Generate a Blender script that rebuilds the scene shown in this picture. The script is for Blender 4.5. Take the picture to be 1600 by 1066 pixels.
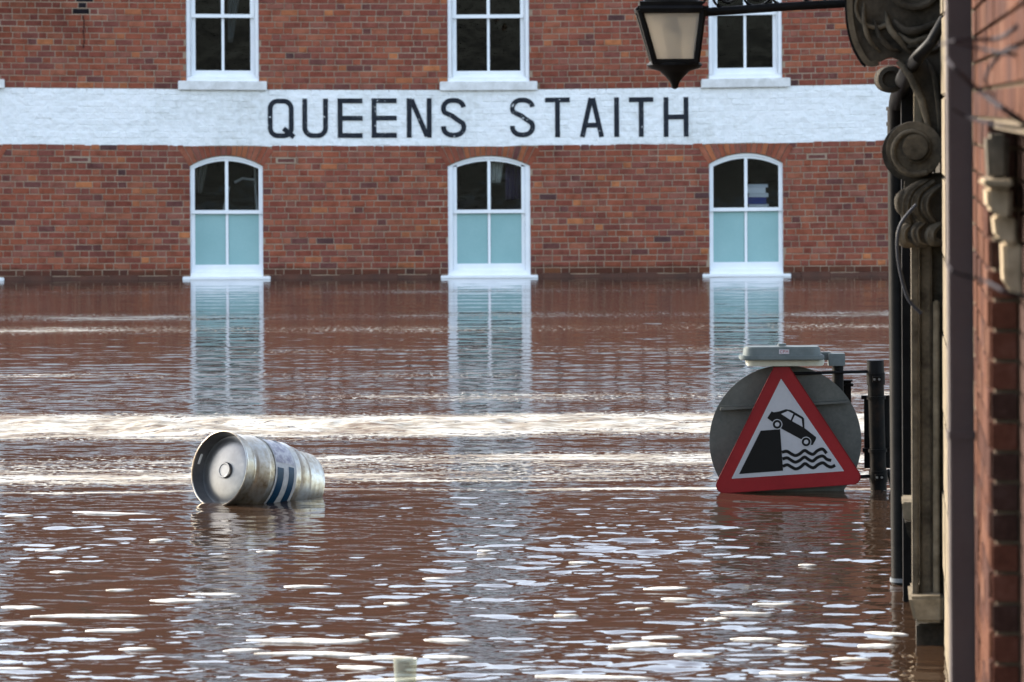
import bpy, bmesh, math, random
import numpy as np
from mathutils import Vector, Matrix

random.seed(11)
rng = np.random.default_rng(7)
sc = bpy.context.scene
for o in list(bpy.data.objects):
    bpy.data.objects.remove(o)

# ------------------------------------------------------------------ camera
F = 6144.0            # focal length in photo pixels (1600 wide)
CAMH = 2.06           # eye height above the flood
HOR = 171.0           # horizon row in the photo
ROLL = math.radians(0.3)
cd = bpy.data.cameras.new('camera')
cam = bpy.data.objects.new('camera', cd)
sc.collection.objects.link(cam)
cam.location = (0, 0, CAMH)
cam.rotation_euler = (Matrix.Rotation(math.pi / 2, 3, 'X') @ Matrix.Rotation(-ROLL, 3, 'Z')).to_euler()
cd.sensor_width = 36.0
cd.lens = F / 1600 * 36
cd.shift_y = (HOR - 533) / 1600
cd.clip_start = 0.5
cd.clip_end = 3000
cd.dof.use_dof = True
cd.dof.focus_distance = 22.0
cd.dof.aperture_fstop = 7.5
sc.camera = cam

# ------------------------------------------------------------------ light
SUN_E, SUN_A = math.radians(25), math.radians(33)     # from the left, a little beyond the far wall
sdir = Vector((-math.cos(SUN_E) * math.cos(SUN_A), math.cos(SUN_E) * math.sin(SUN_A), math.sin(SUN_E)))
w = bpy.data.worlds.new('World')
sc.world = w
w.use_nodes = True
wn = w.node_tree
wn.nodes.clear()
wo = wn.nodes.new('ShaderNodeOutputWorld')
bg = wn.nodes.new('ShaderNodeBackground')
sky = wn.nodes.new('ShaderNodeTexSky')
sky.sky_type = 'NISHITA'
sky.sun_disc = False
sky.sun_elevation = SUN_E
sky.sun_rotation = math.radians(270 + 33)
sky.air_density = 1.0
sky.dust_density = 2.2
sky.ozone_density = 1.0
bg.inputs[1].default_value = 0.15
hsv = wn.nodes.new('ShaderNodeHueSaturation')
hsv.inputs['Saturation'].default_value = 0.72
wn.links.new(sky.outputs[0], hsv.inputs['Color'])
wn.links.new(hsv.outputs[0], bg.inputs[0])
wn.links.new(bg.outputs[0], wo.inputs[0])
sl = bpy.data.lights.new('sun', 'SUN')
so = bpy.data.objects.new('sun', sl)
sc.collection.objects.link(so)
so.rotation_euler = sdir.to_track_quat('Z', 'Y').to_euler()
sl.energy = 2.0
sl.angle = math.radians(0.6)
sl.color = (1.0, 0.93, 0.82)
sc.view_settings.view_transform = 'Standard'
sc.view_settings.look = 'None'
sc.view_settings.gamma = 1
sc.view_settings.exposure = 2.15
sc.view_settings.use_curve_mapping = False
sc.cycles.max_bounces = 8
sc.cycles.transparent_max_bounces = 12

# ------------------------------------------------------------------ helpers
def unroll(px, py):
    x, y = px - 800, py - HOR
    c, s = math.cos(ROLL), math.sin(ROLL)
    return x * c - y * s, x * s + y * c

def P(px, py, d):
    x, y = unroll(px, py)
    return Vector((x / F * d, d, CAMH - y / F * d))

def WP(px, py):
    """point of the flood surface seen at a photo pixel"""
    x, y = unroll(px, py)
    d = CAMH * F / y
    return Vector((x / F * d, d, 0))

def tag(o, label=None, cat=None, group=None, kind=None):
    if label: o['label'] = label
    if cat: o['category'] = cat
    if group: o['group'] = group
    if kind: o['kind'] = kind
    return o

def empty(name, loc, label=None, cat=None, group=None):
    o = bpy.data.objects.new(name, None)
    o.location = loc
    o.empty_display_size = 0.1
    sc.collection.objects.link(o)
    return tag(o, label, cat, group)

def origin(o):
    v = Vector((0, 0, 0))
    while o is not None:
        v += o.location
        o = o.parent
    return v

class MB:
    """collects shapes in world coordinates and links them as one mesh object"""
    def __init__(self):
        self.v, self.f, self.m = [], [], []

    def add(self, vs, fs, mat=0):
        b = len(self.v)
        self.v += [tuple(p) for p in vs]
        self.f += [tuple(i + b for i in f) for f in fs]
        self.m += [mat] * len(fs)

    def box(self, x0, x1, y0, y1, z0, z1, mat=0):
        vs = [(x0, y0, z0), (x1, y0, z0), (x1, y1, z0), (x0, y1, z0), (x0, y0, z1), (x1, y0, z1), (x1, y1, z1), (x0, y1, z1)]
        self.add(vs, [(3, 2, 1, 0), (4, 5, 6, 7), (0, 1, 5, 4), (1, 2, 6, 5), (2, 3, 7, 6), (3, 0, 4, 7)], mat)

    def obox(self, c, ax, ay, az, mat=0):
        c, ax, ay, az = Vector(c), Vector(ax), Vector(ay), Vector(az)
        vs = [c + sx * ax + sy * ay + sz * az for sz in (-1, 1) for sx, sy in ((-1, -1), (1, -1), (1, 1), (-1, 1))]
        self.add(vs, [(3, 2, 1, 0), (4, 5, 6, 7), (0, 1, 5, 4), (1, 2, 6, 5), (2, 3, 7, 6), (3, 0, 4, 7)], mat)

    def prism(self, pts, ext, mat=0):
        """polygon (list of 3-D points) swept along ext; concave outlines allowed"""
        from mathutils.geometry import tessellate_polygon
        pts = [Vector(p) for p in pts]
        ext = Vector(ext)
        n = len(pts)
        tri = tessellate_polygon([pts])
        vs = pts + [p + ext for p in pts]
        fs = [tuple(t) for t in tri] + [tuple(i + n for i in reversed(t)) for t in tri]
        fs += [(i, (i + 1) % n, (i + 1) % n + n, i + n) for i in range(n)]
        self.add(vs, fs, mat)

    def ring(self, outer, inner, ext, mat=0):
        """closed band between two loops of equal length"""
        n = len(outer)
        ext = Vector(ext)
        o = [Vector(p) for p in outer]; i_ = [Vector(p) for p in inner]
        vs = o + i_ + [p + ext for p in o] + [p + ext for p in i_]
        fs = []
        for k in range(n):
            j = (k + 1) % n
            fs += [(k, j, n + j, n + k), (2 * n + k, 3 * n + k, 3 * n + j, 2 * n + j),
                   (k, 2 * n + k, 2 * n + j, j), (n + k, n + j, 3 * n + j, 3 * n + k)]
        self.add(vs, fs, mat)

    def tube(self, path, rad, seg=10, mat=0, cap=True):
        path = [Vector(p) for p in path]
        if not hasattr(rad, '__len__'):
            rad = [rad] * len(path)
        vs, fs = [], []
        up = None
        for i, p in enumerate(path):
            t = (path[min(i + 1, len(path) - 1)] - path[max(i - 1, 0)]).normalized()
            if up is None:
                up = t.orthogonal().normalized()
            a = (up - t * up.dot(t)).normalized()
            up = a
            b = t.cross(a)
            for k in range(seg):
                th = 2 * math.pi * k / seg
                vs.append(p + rad[i] * (math.cos(th) * a + math.sin(th) * b))
        for i in range(len(path) - 1):
            for k in range(seg):
                j = (k + 1) % seg
                fs.append((i * seg + k, i * seg + j, (i + 1) * seg + j, (i + 1) * seg + k))
        if cap:
            fs.append(tuple(range(seg - 1, -1, -1)))
            fs.append(tuple((len(path) - 1) * seg + k for k in range(seg)))
        self.add(vs, fs, mat)

    def lathe(self, org, axis, prof, seg=48, mat=0, a0=0.0, a1=2 * math.pi, ref=None):
        """profile (s along axis, radius)"""
        org, axis = Vector(org), Vector(axis).normalized()
        u = (Vector(ref) - axis * Vector(ref).dot(axis)).normalized() if ref else axis.orthogonal().normalized()
        v = axis.cross(u)
        full = abs(a1 - a0 - 2 * math.pi) < 1e-6
        n = seg if full else seg + 1
        vs, fs = [], []
        for s, r in prof:
            for k in range(n):
                th = a0 + (a1 - a0) * k / seg
                vs.append(org + axis * s + r * (math.cos(th) * u + math.sin(th) * v))
        for i in range(len(prof) - 1):
            for k in range(seg):
                j = (k + 1) % n
                fs.append((i * n + k, i * n + j, (i + 1) * n + j, (i + 1) * n + k))
        self.add(vs, fs, mat)

    def build(self, name, mats, parent=None, smooth=False, warp=None, bevel=0, kind=None, merge=False, label=None, angle=40):
        me = bpy.data.meshes.new(name)
        vs = self.v
        if warp: vs = [warp(p) for p in vs]
        og = origin(parent) if parent is not None else Vector((0, 0, 0))
        vs = [(p[0] - og.x, p[1] - og.y, p[2] - og.z) for p in vs]
        me.from_pydata(vs, [], self.f)
        if not isinstance(mats, (list, tuple)): mats = [mats]
        for m in mats: me.materials.append(m)
        if len(mats) > 1: me.polygons.foreach_set('material_index', self.m)
        bm = bmesh.new(); bm.from_mesh(me)
        if merge: bmesh.ops.remove_doubles(bm, verts=bm.verts, dist=1e-5)
        bmesh.ops.recalc_face_normals(bm, faces=bm.faces)
        if bevel:
            bmesh.ops.remove_doubles(bm, verts=bm.verts, dist=1e-5)
            es = [e for e in bm.edges if len(e.link_faces) == 2 and e.calc_face_angle(0) > 0.6]
            bmesh.ops.bevel(bm, geom=es, offset=bevel, segments=2, affect='EDGES', clamp_overlap=True)
        bm.to_mesh(me); bm.free()
        if smooth:
            me.polygons.foreach_set('use_smooth', [True] * len(me.polygons))
            me.set_sharp_from_angle(angle=math.radians(angle))
        me.update()
        o = bpy.data.objects.new(name, me)
        sc.collection.objects.link(o)
        if parent is not None: o.parent = parent
        if kind: o['kind'] = kind
        if label: o['label'] = label
        return o

# ------------------------------------------------------------------ materials
class NT:
    def __init__(self, name):
        self.mat = bpy.data.materials.new(name)
        self.mat.use_nodes = True
        self.t = self.mat.node_tree
        self.b = self.t.nodes['Principled BSDF']
        self.out = self.t.nodes['Material Output']
    def n(self, typ, **kw):
        nd = self.t.nodes.new(typ)
        for k, v in kw.items():
            if k.startswith('_'): setattr(nd, k[1:], v)
            else: nd.inputs[k].default_value = v
        return nd
    def l(self, a, b): self.t.links.new(a, b)
    def pos(self, scale=(1, 1, 1)):
        g = self.n('ShaderNodeNewGeometry')
        m = self.n('ShaderNodeMapping'); m.inputs['Scale'].default_value = scale
        self.l(g.outputs['Position'], m.inputs['Vector'])
        return m.outputs[0]
    def noise(self, scale, detail=4, vec=None, rough=0.55, dist=0.0):
        nd = self.n('ShaderNodeTexNoise', Scale=scale, Detail=detail, Roughness=rough, Distortion=dist)
        self.l(vec if vec is not None else self.pos(), nd.inputs['Vector'])
        return nd.outputs['Fac']
    def ramp(self, fac, stops):
        r = self.n('ShaderNodeValToRGB')
        el = r.color_ramp.elements
        while len(el) < len(stops): el.new(0.5)
        for e, (p, c) in zip(el, stops):
            e.position = p
            e.color = (c, c, c, 1) if not hasattr(c, '__len__') else (*c, 1)
        self.l(fac, r.inputs[0])
        return r.outputs[0]
    def mix(self, fac, a, b):
        m = self.n('ShaderNodeMix', _data_type='RGBA')
        for s, val in ((m.inputs[0], fac), (m.inputs[6], a), (m.inputs[7], b)):
            if hasattr(val, 'is_linked') or hasattr(val, 'links'): self.l(val, s)
            elif hasattr(val, '__len__'): s.default_value = (*val, 1)
            else: s.default_value = val
        return m.outputs[2]
    def math(self, op, a, b=0.0, clamp=False):
        m = self.n('ShaderNodeMath', _operation=op, _use_clamp=clamp)
        for s, val in ((m.inputs[0], a), (m.inputs[1], b)):
            if hasattr(val, 'links'): self.l(val, s)
            else: s.default_value = val
        return m.outputs[0]
    def bump(self, h, strength=0.3, dist=0.01):
        b = self.n('ShaderNodeBump', Strength=strength, Distance=dist)
        self.l(h, b.inputs['Height'])
        self.l(b.outputs[0], self.b.inputs['Normal'])
        return b
    def set(self, **kw):
        for k, v in kw.items():
            s = self.b.inputs[k.replace('_', ' ')]
            if hasattr(v, 'links'): self.l(v, s)
            elif hasattr(v, '__len__') and len(v) == 3: s.default_value = (*v, 1)
            else: s.default_value = v
        return self

def worn(name, col, col2, scale=8, rough=0.7, bump=0.2, bdist=0.004, metallic=0.0, lo=0.35, hi=0.7, fine=60):
    m = NT(name)
    if not metallic: m.b.inputs['Specular IOR Level'].default_value = 0.08 if rough >= 0.5 else 0.3
    a = m.noise(scale, 5)
    b = m.noise(fine, 3)
    f = m.math('ADD', m.math('MULTIPLY', a, 0.75), m.math('MULTIPLY', b, 0.25))
    m.set(Base_Color=m.mix(m.ramp(f, [(lo, 0.0), (hi, 1.0)]), col, col2), Roughness=rough, Metallic=metallic)
    m.bump(f, bump, bdist)
    return m.mat

def brick_mat(name, c):
    m = NT(name)
    n1 = m.noise(9, 5); n2 = m.noise(70, 3)
    dark = tuple(x * 0.55 for x in c); lite = tuple(min(1, x * 1.25 + 0.01) for x in c)
    f = m.math('ADD', m.math('MULTIPLY', n1, 0.6), m.math('MULTIPLY', n2, 0.4))
    base = m.ramp(f, [(0.3, dark), (0.5, c), (0.72, lite)])
    big = m.ramp(m.noise(0.55, 5), [(0.34, (0.66, 0.64, 0.64)), (0.5, (0.95, 0.95, 0.95)), (0.68, (1.08, 1.05, 1.02))])
    ml = m.n('ShaderNodeMix', _data_type='RGBA', _blend_type='MULTIPLY'); ml.inputs[0].default_value = 1.0
    m.l(base, ml.inputs[6]); m.l(big, ml.inputs[7])
    g = m.n('ShaderNodeNewGeometry'); sp = m.n('ShaderNodeSeparateXYZ'); m.l(g.outputs['Position'], sp.inputs[0])
    tide = m.math('SUBTRACT', sp.outputs[2], m.math('MULTIPLY', m.noise(1.6, 4), 0.22))
    wet = m.ramp(tide, [(0.0, 1.0), (0.05, 0.0)])
    m.set(Base_Color=m.mix(m.math('MULTIPLY', wet, 0.75), ml.outputs[2], (0.055, 0.026, 0.017)), Roughness=0.9, Specular_IOR_Level=0.06)
    m.bump(n2, 0.35, 0.004)
    return m.mat

BR = [brick_mat('brick_tone', c) for c in [
    (0.240, 0.077, 0.048), (0.205, 0.066, 0.046), (0.262, 0.080, 0.046), (0.180, 0.061, 0.046),
    (0.225, 0.085, 0.060), (0.280, 0.098, 0.058), (0.205, 0.060, 0.040), (0.330, 0.116, 0.055),
    (0.400, 0.145, 0.062), (0.135, 0.054, 0.046), (0.085, 0.042, 0.040), (0.240, 0.072, 0.042)]]
BW = [10, 10, 9, 8, 8, 6, 8, 2.0, 0.9, 2.6, 0.6, 8]
BR_DARK = brick_mat('gap_dark_brick', (0.018, 0.014, 0.016))
MORTAR = worn('lime_mortar', (0.235, 0.168, 0.12), (0.37, 0.28, 0.205), 3, 0.95, 0.3, 0.003)
DAMP = worn('damp_brick', (0.05, 0.02, 0.013), (0.10, 0.035, 0.02), 6, 0.45, 0.2)

def white_paint():
    m = NT('white_masonry_paint')
    a = m.noise(1.3, 5); b = m.noise(14, 4); st = m.noise(1.0, 5, m.pos((11.0, 1, 1.2)))
    f = m.math('ADD', m.math('MULTIPLY', a, 0.5), m.math('MULTIPLY', b, 0.3))
    f = m.math('ADD', f, m.math('MULTIPLY', st, 0.2))
    m.set(Base_Color=m.ramp(f, [(0.30, (0.48, 0.48, 0.45)), (0.41, (0.68, 0.70, 0.69)), (0.52, (0.77, 0.79, 0.79)), (0.7, (0.82, 0.83, 0.83))]), Roughness=0.75)
    m.bump(m.math('ADD', m.noise(9, 4), m.math('MULTIPLY', b, 0.5)), 0.8, 0.03)
    return m.mat
PAINT = white_paint()
FRAME = worn('white_gloss_paint', (0.74, 0.77, 0.80), (0.82, 0.84, 0.85), 5, 0.4, 0.05)
SILL = worn('painted_stone_sill', (0.55, 0.55, 0.53), (0.80, 0.81, 0.81), 7, 0.6, 0.15)
def letter_paint():
    m = NT('black_letter_paint')
    ch = m.noise(26, 4); big = m.noise(2.2, 2)
    f = m.math('ADD', ch, m.math('MULTIPLY', big, 0.35))
    m.set(Base_Color=m.ramp(f, [(0.3, (0.009, 0.011, 0.016)), (0.74, (0.022, 0.026, 0.034)), (0.845, (0.05, 0.055, 0.06)), (0.87, (0.55, 0.56, 0.56))]), Roughness=0.7, Specular_IOR_Level=0.1)
    m.bump(ch, 0.3, 0.006)
    return m.mat
LETTER = letter_paint()
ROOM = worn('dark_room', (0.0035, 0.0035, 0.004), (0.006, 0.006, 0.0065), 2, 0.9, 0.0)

def glass():
    m = NT('window_glass')
    fr = m.n('ShaderNodeFresnel', IOR=1.45)
    tr = m.n('ShaderNodeBsdfTransparent'); tr.inputs[0].default_value = (0.9, 0.92, 0.93, 1)
    gl = m.n('ShaderNodeBsdfGlossy', Roughness=0.01); gl.inputs[0].default_value = (0.18, 0.19, 0.2, 1)
    bp = m.n('ShaderNodeBump', Strength=0.15, Distance=0.02)
    m.l(m.noise(3.0, 2), bp.inputs['Height']); m.l(bp.outputs[0], gl.inputs['Normal'])
    mx = m.n('ShaderNodeMixShader')
    m.l(fr.outputs[0], mx.inputs[0]); m.l(tr.outputs[0], mx.inputs[1]); m.l(gl.outputs[0], mx.inputs[2])
    m.l(mx.outputs[0], m.out.inputs[0])
    return m.mat
GLASS = glass()
FROST = worn('frosted_blue_glass', (0.22, 0.39, 0.395), (0.27, 0.45, 0.455), 1.6, 0.25, 0.0)

def plain(name, c, rough=0.5, metallic=0.0):
    return NT(name).set(Base_Color=c, Roughness=rough, Metallic=metallic, Specular_IOR_Level=0.12).mat

STONE = worn('weathered_sandstone', (0.030, 0.026, 0.020), (0.125, 0.105, 0.078), 9, 0.9, 0.5, 0.01)
STONE_L = worn('pale_sandstone', (0.10, 0.082, 0.056), (0.23, 0.19, 0.135), 12, 0.9, 0.4, 0.008)
STONE_D = worn('sooty_sandstone', (0.014, 0.0125, 0.010), (0.062, 0.053, 0.042), 10, 0.9, 0.5, 0.01)
IRON = worn('black_iron_paint', (0.003, 0.003, 0.0035), (0.009, 0.009, 0.009), 12, 0.5, 0.15)
IRON_R = worn('rusting_black_iron', (0.002, 0.002, 0.002), (0.018, 0.010, 0.006), 14, 0.55, 0.3, lo=0.5, hi=0.8)
BROWN = worn('brown_pipe_paint', (0.040, 0.031, 0.031), (0.055, 0.043, 0.042), 6, 0.45, 0.08)

# ------------------------------------------------------------------ the flood water
def wave_height(x, y):
    """height of the flood surface (numpy arrays)"""
    x = np.asarray(x, float); y = np.asarray(y, float)
    r = np.random.default_rng(21)
    near = 1 / (1 + np.exp((y - 21.0) / 0.45))
    far = 1 / (1 + np.exp(-(y - 33.0) / 3.0))
    patch = 0.75 + 0.35 * np.sin(0.9 * x + 0.5 * y + 1) * np.sin(0.6 * y - 0.7 * x) + 0.15 * np.sin(2.3 * x - 1.7 * y)
    z = np.zeros_like(x)
    for i in range(54):
        lam = 0.06 * (0.62 / 0.06) ** r.random()
        th = r.normal(math.pi / 2, 0.48)
        k = 2 * math.pi / lam
        s = 0.0103 * (lam / 0.5) ** (-0.26)
        ph = r.random() * 6.283
        wob = 0.35 * np.sin(0.8 * x + r.random() * 6) + 0.35 * np.sin(0.55 * y + r.random() * 6)
        sm = 0.45 if lam < 0.5 else 0.32
        z += (s / k) * np.sin(k * (math.cos(th) * x + math.sin(th) * y) + ph + wob) * (near * 1.15 * patch + (1 - near) * (sm * (1 - 0.45 * far)))
    lee = 0.45 * np.exp(-((x - 1.45) / 0.6) ** 2 - ((y - 20.2) / 1.5) ** 2) + 0.4 * np.exp(-((x + 1.25) / 0.5) ** 2 - ((y - 19.7) / 1.0) ** 2)
    z *= 1 - lee
    # long crested lines farther out
    for i in range(16):
        lam = 0.25 * (1.1 / 0.25) ** r.random()
        th = r.normal(math.pi / 2, 0.07)
        k = 2 * math.pi / lam
        gate = np.clip(0.5 + 0.9 * np.sin(0.21 * x + 0.37 * y + r.random() * 6) + 0.5 * np.sin(0.9 * y + r.random() * 6), 0, 1.3)
        z += (0.0058 / k) * np.sin(k * (math.cos(th) * x + math.sin(th) * y) + r.random() * 6.283) * (1 - near) * gate
    # the standing wave of the main current, raised and broken
    c = 25.7 + 0.12 * np.sin(0.9 * x) + 0.05 * np.sin(2.3 * x + 1) - 0.03 * x
    b = np.exp(-((y - c) / 0.55) ** 2)
    rough = np.zeros_like(x)
    for i in range(26):
        lam = 0.12 * (0.9 / 0.12) ** r.random(); k = 2 * math.pi / lam; th = r.random() * 6.283
        rough += 0.05 / k * np.sin(k * (math.cos(th) * x + math.sin(th) * y) + r.random() * 6.28)
    z += b * (0.016 + 0.012 * np.sin(1.1 * x + 2)) + b * rough * 0.9
    return z

def foam_env(x, y):
    """how much froth the current carries, -1..1"""
    x = np.asarray(x, float); y = np.asarray(y, float)
    e = np.full_like(x, -0.55)
    def band(c, wd, amp, tilt=0.0, gate=None):
        nonlocal e
        cc = c + tilt * x + 0.06 * c / 25 * np.sin(1.1 * x + c) + 0.03 * np.sin(2.7 * x + 2 * c)
        g = (amp + 0.035 * np.sin(0.55 * x + 3 * c) + 0.04 * np.sin(1.7 * x + 5 * c)) * np.exp(-((y - cc) / wd) ** 2)
        if gate is not None: g = g * gate
        e = np.maximum(e, -0.55 + g)
    band(44.6, 1.3, 0.47); band(39.3, 1.4, 0.53); band(37.0, 1.3, 0.50); band(33.6, 0.9, 0.44); band(30.6, 0.8, 0.46)
    band(28.2, 0.9, 0.555, 0, 0.75 + 0.3 / (1 + np.exp(-(x + 0.6) * 2)))
    c = 25.7 - 0.03 * x
    main = 0.645 * np.exp(-np.abs((y - c - 0.12 * np.sin(0.9 * x)) / (1.35 - 0.06 * x)) ** 4)
    e = np.maximum(e, -0.55 + main)
    pl = 0.575 * np.exp(-np.abs((y - 22.5 - 0.25 * np.sin(0.5 * x + 1)) / 1.25) ** 4) / (1 + np.exp(-(y - 21.15 - 0.05 * np.sin(2 * x)) / 0.03))
    e = np.maximum(e, -0.55 + pl + 0.05 * np.sin(4.1 * y + 0.3 * x) * (pl > 0.05))
    band(21.3, 0.12, 0.60); band(21.85, 0.2, 0.56)
    return e

def build_water():
    d = [4.0]
    while d[-1] < 50.5:
        y = d[-1]
        d.append(y + (0.12 if y < 11.5 else 0.015 + 0.0013 * max(0, y - 16.5)))
    ys = np.array([-1500, -300, -60, -15, 0, 2.5] + d + [56, 70, 150, 500, 1500])
    xs = [0.0]
    while xs[-1] < 8.5:
        x = xs[-1]
        xs.append(x + (0.018 if x < 2.3 else 0.018 + 0.02 * (x - 2.3)))
    xs = np.array(xs)
    xs = np.concatenate([[-1500, -300, -60, -20, -12], -xs[:0:-1], xs, [12, 20, 60, 300, 1500]])
    X, Y = np.meshgrid(xs, ys)
    edge = np.clip((9.5 - np.abs(X)) / 1.5, 0, 1) * np.clip((Y - 3) / 3, 0, 1) * np.clip((53 - Y) / 2, 0, 1)
    Z = wave_height(X, Y) * edge
    E = np.where(edge > 0, foam_env(X, Y), -0.55)
    nx, ny = len(xs), len(ys)
    V = np.stack([X, Y, Z], -1).reshape(-1, 3)
    idx = np.arange(nx * ny).reshape(ny, nx)
    Q = np.stack([idx[:-1, :-1], idx[:-1, 1:], idx[1:, 1:], idx[1:, :-1]], -1).reshape(-1, 4)
    me = bpy.data.meshes.new('water')
    me.vertices.add(len(V)); me.vertices.foreach_set('co', V.ravel())
    me.loops.add(Q.size); me.loops.foreach_set('vertex_index', Q.ravel().astype(np.int32))
    me.polygons.add(len(Q)); me.polygons.foreach_set('loop_start', np.arange(0, Q.size, 4, dtype=np.int32))
    me.polygons.foreach_set('use_smooth', np.ones(len(Q), bool))
    at = me.attributes.new('froth', 'FLOAT', 'POINT'); at.data.foreach_set('value', E.ravel().astype(np.float32))
    me.update(calc_edges=True)
    m = NT('muddy_flood_water')
    att = m.n('ShaderNodeAttribute', _attribute_name='froth')
    env = att.outputs['Fac']
    n1 = m.noise(1.0, 7, m.pos((1.3, 6.0, 1)), 0.66, 0.4)
    n2 = m.noise(1.0, 5, m.pos((9.0, 28.0, 1)), 0.7)
    nn = m.math('ADD', m.math('MULTIPLY', n1, 0.52), m.math('MULTIPLY', n2, 0.48))
    f = m.math('ADD', nn, env)
    foam = m.ramp(f, [(0.515, 0.0), (0.543, 1.0)])
    n3 = m.noise(1.0, 2, m.pos((26.0, 34.0, 1)), 0.5)
    spk = m.ramp(m.math('ADD', n3, m.math('MULTIPLY', env, 0.6)), [(0.56, 0.0), (0.585, 1.0)])
    foam = m.math('MAXIMUM', foam, spk)
    tint = m.math('ADD', m.math('MULTIPLY', m.noise(1.0, 4, m.pos((1.6, 3.5, 1))), 0.6), m.math('MULTIPLY', m.noise(1.0, 4, m.pos((9, 22, 1))), 0.4))
    foamc = m.ramp(tint, [(0.40, (0.10, 0.055, 0.026)), (0.47, (0.25, 0.21, 0.15)), (0.55, (0.42, 0.40, 0.35))])
    silt = m.noise(0.25, 4, m.pos((0.5, 1.5, 1)))
    mud = m.mix(silt, (0.030, 0.0165, 0.0095), (0.044, 0.0255, 0.0155))
    m.set(Base_Color=m.mix(foam, mud, foamc),
          Roughness=m.ramp(foam, [(0.0, 0.03), (1.0, 0.6)]), IOR=1.42)
    rip = m.noise(1.0, 3, m.pos((9, 16, 1)), 0.5)
    b = m.n('ShaderNodeBump', Strength=0.16, Distance=0.006)
    fb = m.n('ShaderNodeBump', Strength=0.6, Distance=0.02)
    m.l(rip, b.inputs['Height'])
    m.l(m.math('MULTIPLY', foam, n2), fb.inputs['Height']); m.l(b.outputs[0], fb.inputs['Normal'])
    m.l(fb.outputs[0], m.b.inputs['Normal'])
    me.materials.append(m.mat)
    o = bpy.data.objects.new('water', me)
    sc.collection.objects.link(o)
    tag(o, 'brown flood water with froth streaks covering the street', kind='structure')
build_water()

# loose rafts of froth on the near water
def build_froth():
    spots = [(30, 806, 45), (175, 803, 130), (97, 895, 40), (187, 923, 45), (280, 939, 95), (335, 930, 85), (35, 950, 70), (140, 963, 190),
             (50, 975, 110), (180, 986, 95), (480, 917, 75), (215, 1015, 60), (476, 1002, 186), (380, 1017, 65), (490, 1023, 190), (15, 1047, 70),
             (680, 906, 40), (620, 945, 42), (600, 992, 60), (555, 1001, 45), (700, 1001, 78), (600, 1029, 110), (700, 1028, 80), (565, 1044, 80),
             (620, 1063, 160), (1042, 920, 75), (1062, 937, 60), (1005, 952, 25), (1035, 996, 65), (1000, 1009, 100), (1085, 1023, 65),
             (930, 1058, 190), (1165, 958, 80), (1210, 945, 70), (1120, 968, 40), (1385, 992, 70), (1370, 1008, 60), (1240, 1010, 50), (1330, 1030, 60), (1180, 1000, 80),
             (1262, 884, 30), (1230, 1052, 90), (760, 862, 30), (905, 880, 34), (420, 862, 40), (250, 845, 34), (80, 860, 50), (885, 962, 40)]
    mb = MB()
    r = random.Random(5)
    for px, py, ln in spots:
        p = WP(px, py)
        hl = ln / F * p.y / 2
        hw = (0.035 + 0.025 * r.random()) * (0.3 + 0.7 * min(1, ln / 110))
        n = 22
        ph = [r.random() * 6.28 for _ in range(3)]
        loop = []
        ang = r.gauss(-0.03, 0.12)
        for k in range(n):
            a = 2 * math.pi * k / n
            q = 1 + 0.14 * math.sin(3 * a + ph[0]) + 0.10 * math.sin(5 * a + ph[1]) + 0.06 * math.sin(7 * a + ph[2])
            ex = hl * math.cos(a) * (0.94 + 0.06 * q); ey = hw * q * (abs(math.sin(a)) ** 1.5) * (1 if math.sin(a) >= 0 else -1)
            loop.append((p.x + ex, p.y + ey + ang * ex))
        loops = []
        for sc_, h in ((1.0, -0.003), (0.97, 0.003), (0.80, 0.005), (0.4, 0.006)):
            q = [(p.x + (x - p.x) * sc_, p.y + (y - p.y) * sc_) for x, y in loop]
            zz = wave_height([a for a, _ in q], [b for _, b in q])
            loops.append([(a, b, float(z) * 0.8 + h) for (a, b), z in zip(q, zz)])
        vs = [v for L in loops for v in L]
        fs = []
        for i in range(3):
            for k in range(n):
                j = (k + 1) % n
                fs.append((i * n + k, i * n + j, (i + 1) * n + j, (i + 1) * n + k))
        fs.append(tuple(3 * n + k for k in range(n)))
        mb.add(vs, fs)
    m = worn('river_froth', (0.34, 0.31, 0.26), (0.80, 0.79, 0.76), 14, 0.7, 0.4, 0.006)
    tag(mb.build('froth', m, smooth=True, angle=80), 'thin white rafts of froth drifting on the near brown water', kind='stuff')
build_froth()

# ------------------------------------------------------------------ far building: QUEENS STAITH
WY = 48.1
PPM = F / WY
def fx(px, py=300): return unroll(px, py)[0] / PPM
def fz(py, px=800): return CAMH - unroll(px, py)[1] / PPM
def sag(p):
    x, y, z = p
    return (x, y, z + 0.06 * (min(abs(x + 0.3), 7) / 6) ** 1.6 * max(0, min(1, z / 1.8)))
bld = empty('riverside_building', (0, WY, 0), 'long red brick riverside building with a white painted name band, standing in flood water', 'building')
BT, BB = 2.285, 1.612       # painted band, top and bottom

# windows: (centre px, outer half px, glass half px)
LOW = [(354.0, 57, 50), (764.3, 64.5, 50.5), (1166, 57.5, 51), (-62, 57, 50)]
UPP = [(347.5, 57, 43), (763, 64, 50), (1164.5, 57.5, 43.5), (-62, 57, 43)]
ZS, ZA = 1.365, 1.492       # spring and crown of the arches
UZ0, UZ1 = 2.30, 3.95       # upper windows: under the sill, head
low = [(fx(a, 340), b / PPM, g / PPM) for a, b, g in LOW]
upp = [(fx(a, 60), b / PPM, g / PPM) for a, b, g in UPP]
def arch_z(u, wd, z0=ZS, z1=ZA):
    """segmental arch over half-width wd"""
    h = z1 - z0
    R = (wd * wd + h * h) / (2 * h)
    return z1 - R + math.sqrt(max(0, R * R - u * u))

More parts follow.
